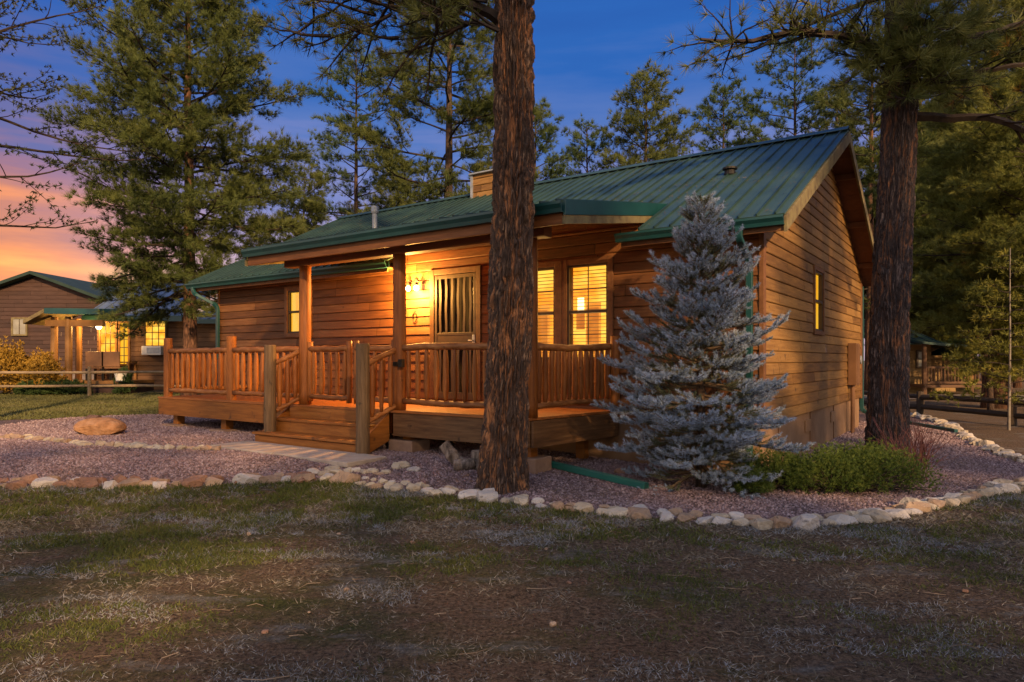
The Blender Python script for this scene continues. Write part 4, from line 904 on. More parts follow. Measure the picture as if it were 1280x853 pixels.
pine2 = thing('pine_tree', (6.1, 11.05, gz(6.1, 11.05)), 'large dark brown pine trunk standing off the corner of the gable wall', 'tree', 'foreground trees')
bark_trunk('bark2', (6.06, 11.05, -.15), (6.30, 11.05, 6.9), .298, .235, .07, 9, pine2, res=(400, 620), amp=.03)
a = Acc(); tube(a, [(6.30, 11.05, 6.85), (6.4, 11.1, 15)], [.245, .05], 16, .5); build('upper_trunk', a, 'bark2', pine2, smooth=True)
wood = Acc(); fol = Acc(); T = lambda z: np.array((6.16 + (z - 5) * .03, 11.0, z))
long_ = dict(tuft_n=36, nl=.25, nw=.010, tstep=.15, spread=.5)
# dense spray of long needles in front of the trunk
for k in range(46):
    z0 = rng.uniform(5.75, 7.0); th = rng.uniform(-2.9, -.2); d = (math.cos(th), math.sin(th) * 1.0, rng.uniform(-.25, .25)); P = limb_path(T(z0), d, rng.uniform(.7, 1.35), .3, .5, 6, .1)
    twigs(wood, fol, P, .025, start=.3, step=.15, tl=.8, **long_)
P = arc([T(6.35), (5.7, 10.8, 6.55), (5.0, 10.5, 6.55), (4.2, 10.2, 6.45), (3.4, 10.0, 6.22), (2.75, 9.9, 6.20)]); twigs(wood, fol, P, .085, start=.25, step=.24, tl=.55, bare=.2, tuft_n=22, nl=.2, nw=.010, tstep=.16)
for k in range(30):
    f = rng.uniform(.15, .98); q = P[int(f * 13)]; Q = limb_path(q, (rng.uniform(-1, .2), rng.uniform(-.8, .5), rng.uniform(-.2, .7)), rng.uniform(.6, 1.1), .2, .2, 6, .12)
    twigs(wood, fol, Q, .018, start=.2, step=.14, tl=.9, tuft_n=22, nl=.18, nw=.010, tstep=.13, bare=.25)
for k in range(7):
    f = rng.uniform(.4, 1); q = P[int(f * 13)]; Q = limb_path(q, (rng.uniform(-1, .4), rng.uniform(-.4, .4), -.35), rng.uniform(.5, .9), .1, 0, 7, .2); twigs(wood, fol, Q, .010, start=.2, step=.12, tl=1.0, tuft_n=12, nl=.10, nw=.009, bare=.75)
P = arc([T(6.0) + (0, 0, .1), (5.6, 10.6, 6.15), (5.1, 10.3, 5.8), (4.9, 10.1, 5.6)]); twigs(wood, fol, P, .03, start=.3, step=.18, tl=.8, **long_)
P = arc([T(5.48), (6.9, 10.9, 5.42), (7.5, 10.7, 5.34), (8.1, 10.5, 5.0), (8.9, 10.4, 4.9), (9.8, 10.4, 5.1)]); twigs(wood, fol, P, .085, start=.3, step=.22, tl=.7, bare=.5, tuft_n=18, nl=.2, nw=.011, tstep=.2)
P = arc([T(6.4), (7.2, 10.8, 6.6), (8.2, 10.6, 6.85), (9.4, 10.5, 7.0)]); twigs(wood, fol, P, .08, start=.2, step=.2, tl=.7, bare=.35, tuft_n=20, nl=.2, nw=.011, tstep=.18)
P = arc([T(6.0), (7.0, 10.9, 6.05), (8.0, 10.6, 6.15), (9.4, 10.5, 6.1)]); twigs(wood, fol, P, .07, start=.3, step=.2, tl=.7, bare=.4, tuft_n=20, nl=.2, nw=.011, tstep=.18)
build('branches', wood, 'BR', pine2); build('crown', fol, 'GF', pine2)
wood = Acc(); fol = Acc()
for k in range(16):
    q = np.array((rng.uniform(7.2, 9.6), rng.uniform(10, 11), rng.uniform(5.4, 7.0))); Q = limb_path(q, (rng.uniform(-.3, 1), rng.uniform(-.6, .4), rng.uniform(-.7, .1)), rng.uniform(.7, 1.4), .1, .1, 7, .16); twigs(wood, fol, Q, .015, start=.1, step=.15, tl=.9, tuft_n=18, nl=.18, nw=.011, bare=.35, tstep=.16)
MT['G4'] = G4
build('dead_branches', wood, 'BR', pine2); build('rusty_lit_needles', fol, 'G4', pine2)
# unseen pines added behind the viewer to shade lawn, wall and roof
BEHIND = []
high_crown(pine2, 6.4, 11.1, 7.3, 15, 3.4, 30, 'GF')

for i, (x, y, ms, s_, lb) in enumerate(((3.2, -13, PC, 1.0, 'unseen slim pine added behind the viewer for shade, leftmost'), (12.6, -6, PD_, 1.0, 'unseen dense pine added behind the viewer at right to shade the gable'), (8.5, -12, PE, 1.0, 'unseen clumpy pine added behind the viewer for shade'), (8.8, -16, PC, 1.2, 'unseen slim pine added far behind the viewer for shade'))):
    put_tree(ms, x, y, s_, i * 1.9, lb, (BK, BR, G1), 'unseen pines added for shade')

# ------------------------------------------------------------------ blue spruce
def spruce():
    x0, y0 = 2.28, 8.22; g0 = gz(x0, y0); root = thing('blue_spruce', (x0, y0, g0), 'frosty blue spruce standing in front of the cabin corner', 'tree')
    tr = Acc(); wood = Acc(); blue = Acc(); old = Acc(); Ht = 3.52
    tube(tr, [(x0, y0, g0 - .1), (x0 - .01, y0, g0 + 1.5), (x0, y0 + .01, g0 + Ht - .05)], [.07, .045, .008], 10); build('trunk', tr, BK, root, smooth=True)
    CB = []; DB = []; CO = []; DO = []
    def brush(Q, dens, tipf):
        L = np.linalg.norm(np.diff(Q, axis=0), axis=1).sum(); n = max(3, int(L / dens / .7)); t = np.linspace(.04, 1, n); k = np.linspace(0, 1, len(Q)); C = np.stack([np.interp(t, k, Q[:, i]) for i in range(3)], 1)
        d = nrm(np.gradient(C, axis=0)) if n > 1 else nrm(Q[-1:] - Q[:1]); 
        for c, dd, tt in zip(C, d, t):
            if tt >= tipf: CB.append(c); DB.append(dd)
            else: CO.append(c); DO.append(dd)
    nb = 225
    for i in range(nb):
        f = (i + rng.random()) / nb; zt = .17 + (Ht - .30) * f ** 1.02; z = .5 * zt + .5 * (round(zt / .21) * .21 + rng.normal(0, .02)); L = 1.29 * (1 - f) ** .84 * rng.uniform(.45, 1.28) + .09; th = i * 2.399 + rng.uniform(-.3, .3)
        L *= .70 + .30 * min(1, f / .22)
        el = -.22 + .95 * f ** 1.4 + rng.uniform(-.10, .12); d = (math.cos(th) * math.cos(el), math.sin(th) * math.cos(el), math.sin(el))
        P = limb_path((x0, y0, g0 + z), d, L, .12, .55, 8, .05); tube(wood, P, np.linspace(.016 * (.5 + L), .004, len(P)), 4, .5, cap=False)
        brush(P[4:], .03, .25)
        dl = np.linalg.norm(np.diff(P, axis=0), axis=1).mean(); s = .22 * L; fl = 1; tg = nrm(np.gradient(P, axis=0)); cum = np.arange(len(P)) * dl
        while s < L * .97:
            q = np.array([np.interp(s, cum, P[:, j]) for j in range(3)]); t = nrm(np.array([np.interp(s, cum, tg[:, j]) for j in range(3)])); lat = nrm(np.cross(t, (0, 0, 1.))) * fl; fl = -fl
            ln = (.10 + .30 * L * (1 - s / L) + .03) * rng.uniform(.7, 1.25); ln = min(ln, .42)
            Q = limb_path(q, t * .8 + lat * .75 + np.array((0, 0, rng.uniform(-.05, .30))), ln, .05, .45, 5, .06); tube(wood, Q, [.005] * 5 + [.003], 3, .5, cap=False)
            far = s / L
            brush(Q, .03, 1.1 if far < .30 else (.55 if far < .62 else .12))
            for w in range(2):          # finger twigs
                kk = rng.uniform(.35, .9); qq = Q[int(kk * 5)]; QQ = limb_path(qq, nrm(Q[-1] - Q[0]) + lat * rng.uniform(-.9, .9) + np.array((0, 0, rng.uniform(-.1, .6))), ln * .38, .0, .3, 3, .05)
                brush(QQ, .028, 1.1 if far < .28 else (.6 if far < .58 else .1))
            s += .054 * rng.uniform(.7, 1.3)
    for k in range(5):
        Q = limb_path((x0, y0, g0 + Ht - .2 - .05 * k), (math.cos(k * 2.4) * .4, math.sin(k * 2.4) * .4, 1), .2, 0, .2, 3, .03); brush(Q, .02, 0)
    needles(blue, np.array(CB), np.array(DB), 20, .032, .0055, .9, rnd=None, root=.03)
    needles(old, np.array(CO), np.array(DO), 14, .028, .0052, .95, root=.03)
    build('branches', wood, mat('spruce_twig', [(.09, .055, .03), (.17, .11, .06)], 6, rough=.9), root)
    build('blue_needles', blue, mat('blue_needle', [(.14, .18, .22), (.27, .34, .44), (.52, .58, .75)], 5, (1, 1, 1), .6, attr='rnd', amix=.5, translucent=.15), root)
    build('old_needles', old, mat('old_needle', [(.045, .06, .035), (.10, .115, .065), (.17, .15, .085)], 5, (1, 1, 1), .7, attr='rnd', amix=.5), root)
    print('spruce', len(CB), len(CO))
spruce()
# small fresh sprigs and a dead tuft at its foot
def bush(name, label, cat, cx, cy, rx, ry, h, n, m, nl=.05, nw=.008, tuft=10, group=None, stems=True, up=.7, sprig=.16, stem_m='BR', spread=.7, lobes=9, rr=1.0):
    g0 = gz(cx, cy); root = thing(name, (cx, cy, g0), label, cat, group); wood = Acc(); fol = Acc(); C = []; D = []
    lob = [(rng.uniform(-.72, .72), rng.uniform(-.72, .72), rng.uniform(.35, .62), rng.uniform(.55, 1.0)) for _ in range(lobes)]
    for i in range(n):
        lx, ly, lr, lh = lob[i % lobes]; d = nrm(rng.normal(0, 1, 3)); d[2] = abs(d[2]); r = rng.uniform(.55, 1.0) ** .5
        p = np.array((cx + (lx + d[0] * lr * r) * rx, cy + (ly + d[1] * lr * r) * ry, g0 + max(.02, d[2] * r * h * lh)))
        if abs(p[0] - cx) > rx * 1.1: continue
        dr = nrm(d * .7 + np.array((0, 0, up)) + rng.normal(0, .25, 3)); Q = limb_path(p, dr, sprig * rng.uniform(.6, 1.4), .0, .2, 3, .15)
        if stems and i % 6 == 0: tube(wood, [(cx + lx * rx * .4, cy + ly * ry * .4, g0), (p + np.array((cx + lx * rx * .5, cy + ly * ry * .5, g0 + h * .2))) / 2, p], [.008, .006, .003], 3, .5, cap=False)
        for q, q2 in zip(Q[:-1], Q[1:]): C.append(q2); D.append(q2 - q)
    needles(fol, np.array(C), np.array(D), tuft, nl, nw, spread)
    if stems: build('stems', wood, stem_m, root)
    build('foliage', fol, m, root); return root
MT['jun'] = mat('juniper_green', [(.022, .048, .008), (.075, .115, .018), (.17, .20, .035)], 5, (1, 1, 1), .6, attr='rnd', amix=.6, translucent=.2)
bush('juniper_bush', 'low bright green juniper between the spruce and the dark trunk', 'bush', 3.80, 8.10, .95, .40, .46, 3400, 'jun', nl=.035, nw=.005, tuft=15, sprig=.15, lobes=17, spread=.5, up=.9)
bush('juniper_bush', 'small green juniper sprig under the blue spruce', 'bush', 2.72, 7.80, .20, .15, .24, 260, 'jun', nl=.045, nw=.007, tuft=10, sprig=.12)
MT['redtwig'] = mat('red_brown_twig', [(.10, .035, .030), (.22, .085, .07)], 6, rough=.8)
def twiggy(name, label, cx, cy, h, r, n, m='redtwig', rad0=.006, group=None, split=2):
    g0 = gz(cx, cy); a = Acc()
    for i in range(n):
        th = rng.uniform(0, 6.28); q = (cx + rng.normal(0, .07), cy + rng.normal(0, .07), g0 - .02); d = (math.cos(th) * r * rng.random(), math.sin(th) * r * rng.random(), h)
        P = limb_path(q, d, h * rng.uniform(.6, 1.15), -.05, -.05, 7, .08); tube(a, P, np.linspace(rad0, rad0 * .4, 8), 4, cap=False)
        for k in range(split):
            j = rng.integers(2, 6); Q = limb_path(P[j], nrm(P[j + 1] - P[j]) + rng.normal(0, .35, 3), h * .35, 0, 0, 4, .1); tube(a, Q, np.linspace(rad0 * .5, rad0 * .25, 5), 3, cap=False)
    o = build(name, a, m, origin=(cx, cy, g0)); tag(o, label, 'shrub', group); return o
twiggy('bare_shrub', 'bare reddish twig shrub to the right of the dark trunk', 5.15, 8.75, .80, .55, 60, split=3)

# ------------------------------------------------------------------ rocks
def rockmat(name, cols): return mat(name, cols, 9, (1, 1, 1), .92, .9, 26, attr='rnd', amix=.45, speck=(tuple(c * .5 for c in cols[0]), 11, .60), detail=8)
ROCK = {'cream': rockmat('cream_rock', [(0.2576, 0.2074, 0.147), (0.3956, 0.3246, 0.2421), (0.5152, 0.4418, 0.3459)]), 'pale': rockmat('pale_rock', [(0.323, 0.2805, 0.2465), (0.442, 0.391, 0.3485), (0.544, 0.493, 0.4505)]),
        'tan': rockmat('tan_rock', [(.19, .125, .085), (.31, .21, .14), (.42, .31, .22)]), 'red': rockmat('reddish_rock', [(.14, .075, .05), (.24, .13, .085), (.34, .20, .14)])}
ADJ = {'cream': 'cream coloured', 'pale': 'whitish grey', 'tan': 'tan', 'red': 'reddish brown'}
def stone(x, y, s, kind, where, group, tall=.72, z=None, seed=None, sink=.38):
    a = Acc(); sz = (s * rng.uniform(.85, 1.2), s * rng.uniform(.6, .85), s * tall * rng.uniform(.75, 1.1)); zz = (gz(x, y) if z is None else z) + sz[2] * (1 - sink * 2) * .9
    blob(a, (x, y, zz), sz, rough=.12, sub=3 if s > .11 else 2, rot=rng.uniform(-.5, .5)); b = build('rock', a, ROCK[kind], smooth=False)
    size = 'large' if s > .155 else ('small' if s < .09 else 'medium')
    b['k_'] = kind; b['s_'] = size
    tag(b, f'{size} {ADJ[kind]} rock {where}', 'rock', group); return b
CW = {'cream': 'cream', 'pale': 'grey', 'tan': 'tan', 'red': 'reddish'}
def relabel(row):
    row = sorted(row, key=lambda q: q[1])
    for i, (b, _, w) in enumerate(row):
        def d(j):
            return ('small ' if row[j][0]['s_'] == 'small' else 'big ' if row[j][0]['s_'] == 'large' else '') + CW[row[j][0]['k_']]
        k = d(i) if b['s_'] != 'medium' else 'medium ' + CW[b['k_']]
        if 0 < i < len(row) - 1: b['label'] = f'{k} rock between {d(i - 1)} and {d(i + 1)}, {w}'
        else: b['label'] = f'{k} rock at the {"start" if i == 0 else "end"} of the row, {w}'
    for b, _, _ in row:
        del b['k_']; del b['s_']
def edge_row(P, where_fn, group, s0, s1, weights, gap=.86, inward=None, second=.75):
    Q = resample(P, .02); i = 0; r1 = []; r2 = []
    while i < len(Q) - 2:
        s = rng.uniform(s0, s1); x, y = Q[i] + rng.normal(0, .02, 2); kind = weights(x); r1.append((stone(x, y, s, kind, '', group), i, where_fn(x)))
        if rng.random() < second: xx, yy = Q[i] + np.array((rng.uniform(-.05, .05), rng.uniform(.14, .22))); r2.append((stone(xx, yy, s * rng.uniform(.6, .95), weights(x), '', group), i, 'back row, ' + where_fn(x)))
        i += int(s * 2 * gap / .02)
    relabel(r1); relabel(r2)
def kindf(x):
    r = rng.random()
    if x < -2.4: return 'red' if r < .5 else ('tan' if r < .85 else 'pale')
    if x < .3: return 'cream' if r < .55 else ('tan' if r < .8 else 'pale')
    return 'pale' if r < .3 else ('cream' if r < .78 else 'tan')
def wh(x):
    return ('edging far left' if x < -4 else 'edging below left gravel' if x < -2.5 else 'edging below the steps' if x < -1.2 else 'edging below the big trunk' if x < .5 else 'edging below the green pipe' if x < 1.6 else 'edging below the spruce' if x < 2.7 else 'edging below the juniper' if x < 4 else 'edging curving right')
edge_row(F_W, wh, 'rocks edging the gravel bed', .07, .165, kindf, second=1.1)
edge_row(R_W, lambda x: ('edging near the right edge' if x < 8.2 else 'edging towards the fence'), 'rocks edging the right side of the gravel', .10, .17, lambda x: 'pale' if rng.random() < .5 else 'cream', second=.8)
M_W = [pxg(*p) for p in [(-40, 548), (20, 548), (60, 551), (100, 556), (150, 559), (200, 561), (250, 562), (280, 563)]]
edge_row(M_W, lambda x: 'line left of the path', 'rocks dividing the left gravel', .08, .14, lambda x: 'tan' if rng.random() < .5 else 'cream', second=.1)
for k in range(13):
    x, y = pxg(395 + k * 10 + rng.uniform(-4, 4), 586 + rng.uniform(-3, 8)); stone(x, y, rng.uniform(.06, .11), kindf(-1), 'in the loose heap at the end of the concrete path', 'rocks heaped by the path')
x, y = pxg(378, 600); stone(x, y, .19, 'red', 'bulging from the edging left of the concrete path end', 'rocks edging the gravel bed', tall=.6)
a = Acc(); x, y = pxg(117, 545); blob(a, (x, y + .2, gz(x, y) + .12), (.44, .27, .20), seed=5, rough=.1, sub=3, rot=.1, lims=(.8, .97)); tag(build('boulder', a, mat('orange_rock', [(.16, .075, .035), (.30, .15, .07), (.40, .22, .12)], 6, rough=.9, bump=.8, bscale=20)), 'long flat topped tan boulder on the gravel at the left', 'boulder', 'boulders at the left')
a = Acc(); x, y = pxg(116, 532); blob(a, (x, y, gz(x, y) + .1), (.22, .18, .16), seed=8, rough=.1, sub=3); tag(build('boulder', a, ROCK['red']), 'smaller dark reddish boulder behind the long flat one', 'boulder', 'boulders at the left')
x, y = pxg(775, 592); stone(x, y, .09, 'red', 'alone under the left side of the spruce', 'loose rocks')
for k in range(14):
    x, y = rng.uniform(-3.4, 3.8), rng.uniform(3.2, 6.4); stone(x, y, rng.uniform(.012, .028), 'tan' if rng.random() < .6 else 'red', 'loose on the lawn ' + ('near the bottom edge' if y < 4.1 else 'just below the stone edging' if y > 5.5 else 'halfway to the edging') + (' at the far left' if x < -2 else ' at the left' if x < -.5 else ' in the centre' if x < .9 else ' at the right' if x < 2.4 else ' at the far right'), 'pebbles on the lawn', sink=.2)

# logs and stumps by the big trunk
MT['endgrain'] = mat('cut_log', [(.16, .11, .08), (.30, .23, .17)], 12, rough=.9); MT['logbark'] = mat('log_bark', [(.06, .045, .038), (.17, .13, .105), (.27, .215, .18)], 6, (4, 4, 1), .95, .9, 12, contrast=(.35, .65))
def cutlog(p0, p1, r, label, name='cut_log'):
    a = Acc(); log(a, p0, p1, r, .06, .008, 16, .95, 6); root = thing(name, tuple(np.asarray(p0, float)), label, 'log', 'cut logs by the trunk'); build('bark', a, 'logbark', root, smooth=False)
    p0 = np.asarray(p0, float); p1 = np.asarray(p1, float); d = nrm(p1 - p0); a = Acc(); tube(a, [p1, p1 + d * .006], [r * .88, r * .86], 16); build('cut_face', a, 'endgrain', root)
x, y = pxg(566, 585); g = gz(x, y); cutlog((x + .10, y, g + .05), (x - .12, y + .05, g + .30), .085, 'short grey log tilted up left of the big trunk')
x, y = pxg(572, 588); g = gz(x, y); cutlog((x - .05, y - .02, g + .06), (x + .20, y + .03, g + .09), .075, 'short log lying on the gravel beside the tilted one')
x, y = pxg(597, 586); g = gz(x, y); cutlog((x, y, g - .03), (x + .01, y, g + .23), .10, 'upright log stump touching the left of the big trunk')
# green pipe lying on the gravel
A = np.array((*pxg(655, 578), 0)); B = np.array((*pxg(808, 612), 0)); A[2] = gz(*A[:2]) + .06; B[2] = gz(*B[:2]) + .04
a = Acc(); bar(a, A, B, .10, .07, rnd=.4)
for k in (-1, 1): bar(a, A + (0, 0, .036) + nrm(np.cross(B - A, (0, 0, 1))) * .022 * k, B + (0, 0, .036) + nrm(np.cross(B - A, (0, 0, 1))) * .022 * k, .012, .008, rnd=.4)
tag(build('drain_pipe', a, mat('loose_pipe_paint', [(.012, .095, .075), (.020, .13, .105)], 3, rough=.4, spec=.5), bevel=.008), 'green downspout length lying loose on the gravel right of the big trunk', 'pipe')

# ------------------------------------------------------------------ gravel, grass, litter (stuff)
def scatter(n, x0, x1, y0, y1, dens_fn):
    x = rng.uniform(x0, x1, n); y = y0 + (y1 - y0) * rng.random(n) ** 1.0; k = rng.random(n) < dens_fn(x, y); return x[k], y[k]
def gravel():
    V0_, F0 = np.array([(1, 0, 0), (-1, 0, 0), (0, 1, 0), (0, -1, 0), (0, 0, 1), (0, 0, -1)], float), np.array([(0, 2, 4), (2, 1, 4), (1, 3, 4), (3, 0, 4)])
    x, y = scatter(420000, -10.5, 11, 6.0, 17, lambda x, y: inside(BED, x, y) * np.clip((9.3 / y) ** 2.2, 0, 1) * (np.abs(x) < y * .80))
    z = ground(x, y); n = len(x); s = rng.uniform(.009, .021, n) * np.clip(y / 8, 1, 1.8)
    a = rng.uniform(0, 6.28, n); V = V0_[None] * (s[:, None, None] * rng.uniform(.6, 1.3, (n, 1, 3))); V[..., 2] *= .8
    ca, sa = np.cos(a)[:, None], np.sin(a)[:, None]; X = V[..., 0] * ca - V[..., 1] * sa + x[:, None]; Y = V[..., 0] * sa + V[..., 1] * ca + y[:, None]; Z = V[..., 2] + z[:, None] + s[:, None] * .1
    P = np.stack([X, Y, Z], -1); P[:, 4, :2] += rng.normal(0, .006, (n, 2)); F = (F0[None] + np.arange(n)[:, None, None] * 6).reshape(-1, 3)
    ac = Acc(); ac.addarr(P.reshape(-1, 3), F, np.repeat(rng.random(n), 6))
    m = mat('crushed_pink_gravel', [(.09, .058, .062), (.16, .105, .11), (.24, .165, .17), (.36, .28, .285)], 2, rough=.9, attr='rnd', amix=.85)
    tag(build('gravel', ac, m, origin=(0, 0, 0)), 'crushed pinkish purple gravel covering the bed', kind='stuff'); print('gravel', n)
gravel()
def lawn_parts():
    # short grass
    def green_at(x, y): return fbm(x * .8 + 3, y * 1.3 + 5, 4)
    def pale_at(x, y): return fbm(x * 1.2 + 40, y * 2.4 + 9, 4)
    def mk(n, x0, x1, y0, y1, fn, h, w, lean, name, m, label, hs=1):
        x, y = scatter(n, x0, x1, y0, y1, lambda x, y: fn(x, y) * (~inside(BED, x, y)) * (np.abs(x) < y * .82 + .3)); k = len(x); z = ground(x, y)
        d = nrm(np.c_[rng.normal(0, lean, (k, 2)), np.ones(k)]); L = rng.uniform(.5, 1.5, (k, 1)) * h * np.clip(y[:, None] / 5, .8, 2.2); sd = nrm(np.cross(d, unit_rand(k))) * w / 2 * np.clip(y[:, None] / 4, .9, 2.5)
        c = np.c_[x, y, z - .002]; V = np.stack([c - sd, c + sd, c + d * L], 1).reshape(-1, 3); ac = Acc(); ac.addarr(V, np.arange(3 * k).reshape(-1, 3), np.repeat(rng.random(k), 3))
        tag(build(name, ac, m, origin=(0, 0, 0)), label, kind='stuff'); print(name, k)
    mg = mat('short_grass', [(0.0312, 0.0429, 0.0094), (0.0819, 0.0975, 0.0187), (0.1716, 0.156, 0.039)], 1.3, rough=.8, attr='rnd', amix=.5, translucent=.2)
    ms = mat('dry_straw', [(0.0432, 0.0324, 0.0216), (0.144, 0.1152, 0.0828), (0.3312, 0.2952, 0.2448)], 1.3, rough=.85, attr='rnd', amix=.7)
    mb = mat('frosty_dead_grass', [(0.104, 0.104, 0.104), (0.192, 0.192, 0.2), (0.304, 0.304, 0.32)], 1.3, rough=.85, attr='rnd', amix=.7)
    mk(520000, -6.5, 6.5, 2.6, 8.2, lambda x, y: sst(.45, .60, green_at(x, y)) * (.12 + .88 * (fbm(x * 5 + 9, y * 6, 3) > .47)) * (1 - .4 * sst(5, 7, y)) * (1 - .62 * sst(-1, 2.2, x)), .036, .0058, .8, 'grass', mg, 'short mossy green grass on the lawn')
    mk(260000, -6.5, 6.5, 2.6, 8.2, lambda x, y: .14 + .7 * (fbm(x * 4, y * 5, 3) > .56), .042, .0050, 2.6, 'straw', ms, 'dry straw litter over the lawn')
    mk(300000, -6.5, 6.5, 2.6, 8.2, lambda x, y: sst(.54, .64, pale_at(x, y)) * (.15 + .85 * (vnoise(x * 7, y * 8) > .5)), .034, .0050, 1.5, 'dead_grass', mb, 'greyish dead grass patches on the lawn')
    mk(200000, -22, -5, 15, 27, lambda x, y: .35 + .5 * (fbm(x * .4, y * .8, 3) > .5), .03, .012, 1.0, 'grass', mat('meadow_grass', [(0.045, 0.0488, 0.0135), (0.0975, 0.0975, 0.03), (0.165, 0.1425, 0.0675)], .5, rough=.8, attr='rnd', amix=.4), 'thin yellow green grass in front of the rail fence')
lawn_parts()
# pine twigs fallen on the lawn
a = Acc()
for k in range(110):
    x, y = rng.uniform(-4, 4.5), rng.uniform(3.1, 6.9); th = rng.uniform(0, 6.28); L = rng.uniform(.05, .22); z = gz(x, y)
    P = np.array([(x, y, z + .012), (x + L * .5 * math.cos(th), y + L * .5 * math.sin(th), z + .018), (x + L * math.cos(th + .4), y + L * math.sin(th + .4), z + .010)]); tube(a, P, [.0028, .0024, .0016], 4, cap=False)
tag(build('fallen_twigs', a, mat('dry_twig', [(.12, .075, .045), (.30, .22, .15)], 3, rough=.9, attr='rnd', amix=.8), origin=(0, 0, 0)), 'thin fallen twigs littering the lawn', kind='stuff')

# ------------------------------------------------------------------ fences
MT['fence'] = mat('weathered_fence_wood', [(.12, .08, .045), (.22, .155, .09), (.31, .23, .14)], 4, (2, 2, 6), .85, .3, 12, attr='rnd', amix=.4)
MT['dark_fence'] = mat('dark_fence_wood', [(.035, .025, .018), (.075, .052, .035)], 4, rough=.9, attr='rnd', amix=.4)
def fence(label, pts, h, rails, m, pr=.07, rr=.05):
    root = thing('rail_fence', (*pts[0], gz(*pts[0])), label, 'fence')
    for x, y in pts: a = Acc(); g = gz(x, y); log(a, (x, y, g - .1), (x, y, g + h), pr, .03, .004, 9, .9, 4); build('post', a, m, root)
    for (x0, y0), (x1, y1) in zip(pts[:-1], pts[1:]):
        for f in rails: a = Acc(); log(a, (x0, y0, gz(x0, y0) + h * f), (x1, y1, gz(x1, y1) + h * f + rng.normal(0, .01)), rr, .08, .02, 8, .95, 6); build('rail', a, m, root)
    return root
FY = 25.5
fence('two rail log fence between the lawn and the left neighbours', [(at(x, FY), FY) for x in (-170, -30, 112, 254, 330)], 1.12, (.80, .34), 'fence')
# right fence
fence('low dark rail fence along the road at the right', [(at(1420, 13.8), 13.8), (at(1265, 16), 16.0), (at(1150, 18.6), 18.6), (at(1065, 21.5), 21.5)], .68, (.80, .38), 'dark_fence', .10, .07)
# road behind the right fence
a = Acc(); c = np.array([(3, 30, 0), (60, 14, 0), (60, 18, 0), (3, 35, 0)], float); n = 60
Q = []
for t in np.linspace(0, 1, n):
    for p, q in ((c[0], c[1]), (c[3], c[2])):
        r = p + (q - p) * t; Q.append((r[0], r[1], gz(r[0], r[1]) + .03))
a.add(Q, [(2 * i, 2 * i + 2, 2 * i + 3, 2 * i + 1) for i in range(n - 1)], .5)
tag(build('road', a, mat('pale_dirt_road', [(.16, .13, .11), (.26, .21, .18)], 2, rough=.95)), 'packed dirt road beyond the right fence', kind='structure')

# ------------------------------------------------------------------ neighbours
MT['maroon'] = mat('maroon_log_siding', [(.028, .015, .012), (.050, .026, .020), (.075, .040, .030)], 2, (1, 1, 8), .7, attr='rnd', amix=.5)
MT['brown_log'] = mat('brown_log_siding', [(.075, .038, .020), (.13, .066, .032)], 2, (1, 1, 8), .7, attr='rnd', amix=.5)
MT['stone_base'] = mat('stone_base', [(.10, .08, .08), (.19, .16, .15)], 6, rough=.95)
MT['blue_metal'] = mat('grey_blue_metal_roof', [(.12, .15, .18), (.19, .23, .27)], 1, rough=.4, metallic=.3)
MT['porch_orange'] = mat('orange_porch_wood', [(0.156, 0.072, 0.021), (0.228, 0.114, 0.036)], 3, rough=.6)
MT['window_dark'] = mat('dim_window', [(.16, .15, .13), (.28, .27, .23)], 2, rough=.25)
def gable_front(name, label, xL, xR, Yf, Yb, zb, ze, xa, za, m, roofm, over=.5, course=.21):
    root = thing(name, ((xL + xR) / 2, Yf, zb), label, 'house', 'neighbouring cabins')
    def clip(z):
        if z <= ze: return (0, xR - xL)
        f = (z - ze) / (za - ze); return (f * (xa - xL), (xR - xL) - f * (xR - xa))
    a = Acc(); siding(a, (xL, Yf), (xR, Yf), (0, -1), zb + .5, za, course, clip=clip); build('wall', a, m, root)
    a = Acc(); wbox(a, xL + .05, xR - .05, Yf + .03, Yb, zb - .5, zb + .498); build('foundation', a, 'stone_base', root)
    a = Acc(); siding(a, (xR, Yf), (xR, Yb), (1, 0), zb + .5, ze + .1, course); siding(a, (xL, Yf), (xL, Yb), (-1, 0), zb + .5, ze + .1, course); build('wall', a, m, root)
    for xs in (xL, xR):
        a = Acc(); sl = (za - ze) / abs(xa - xs); sg = 1 if xs > xa else -1; xo = xs + sg * over; zo = ze - over * sl + .08
        c = [(xa, Yf - over, za + .08), (xo, Yf - over, zo), (xo, Yb, zo), (xa, Yb, za + .08)]; a.add([(x, y, z) for x, y, z in c] + [(x, y, z + .16) for x, y, z in c], CUBE); build('roof', a, roofm, root)
    return root
def simple_window(root, x0, x1, y, z0, z1, m, frame='trim', grid=(1, 1), fw_=.08):
    a = Acc(); wbox(a, x0 - fw_, x0, y - .08, y, z0 - fw_, z1 + fw_); wbox(a, x1, x1 + fw_, y - .08, y, z0 - fw_, z1 + fw_); wbox(a, x0, x1, y - .08, y, z1, z1 + fw_); wbox(a, x0, x1, y - .08, y, z0 - fw_, z0)
    w = build('window', a, frame, root); a = Acc(); wbox(a, x0, x1, y - .045, y - .03, z0, z1); build('pane', a, m, w)
    a = Acc()
    for i in range(grid[0]): x = x0 + (x1 - x0) * (i + 1) / (grid[0] + 1); wbox(a, x - .015, x + .015, y - .065, y - .05, z0, z1)
    for i in range(grid[1]): z = z0 + (z1 - z0) * (i + 1) / (grid[1] + 1); wbox(a, x0, x1, y - .068, y - .047, z - .015, z + .015)
    build('muntin', a, 'bronze', w); return w
def zat(yp, Y): return 1.55 + (450 - yp) * Y / 853
YN = 35
MT['dark_roof'] = mat('dark_green_roof', [(.012, .028, .022), (.022, .042, .034)], 2, rough=.7)
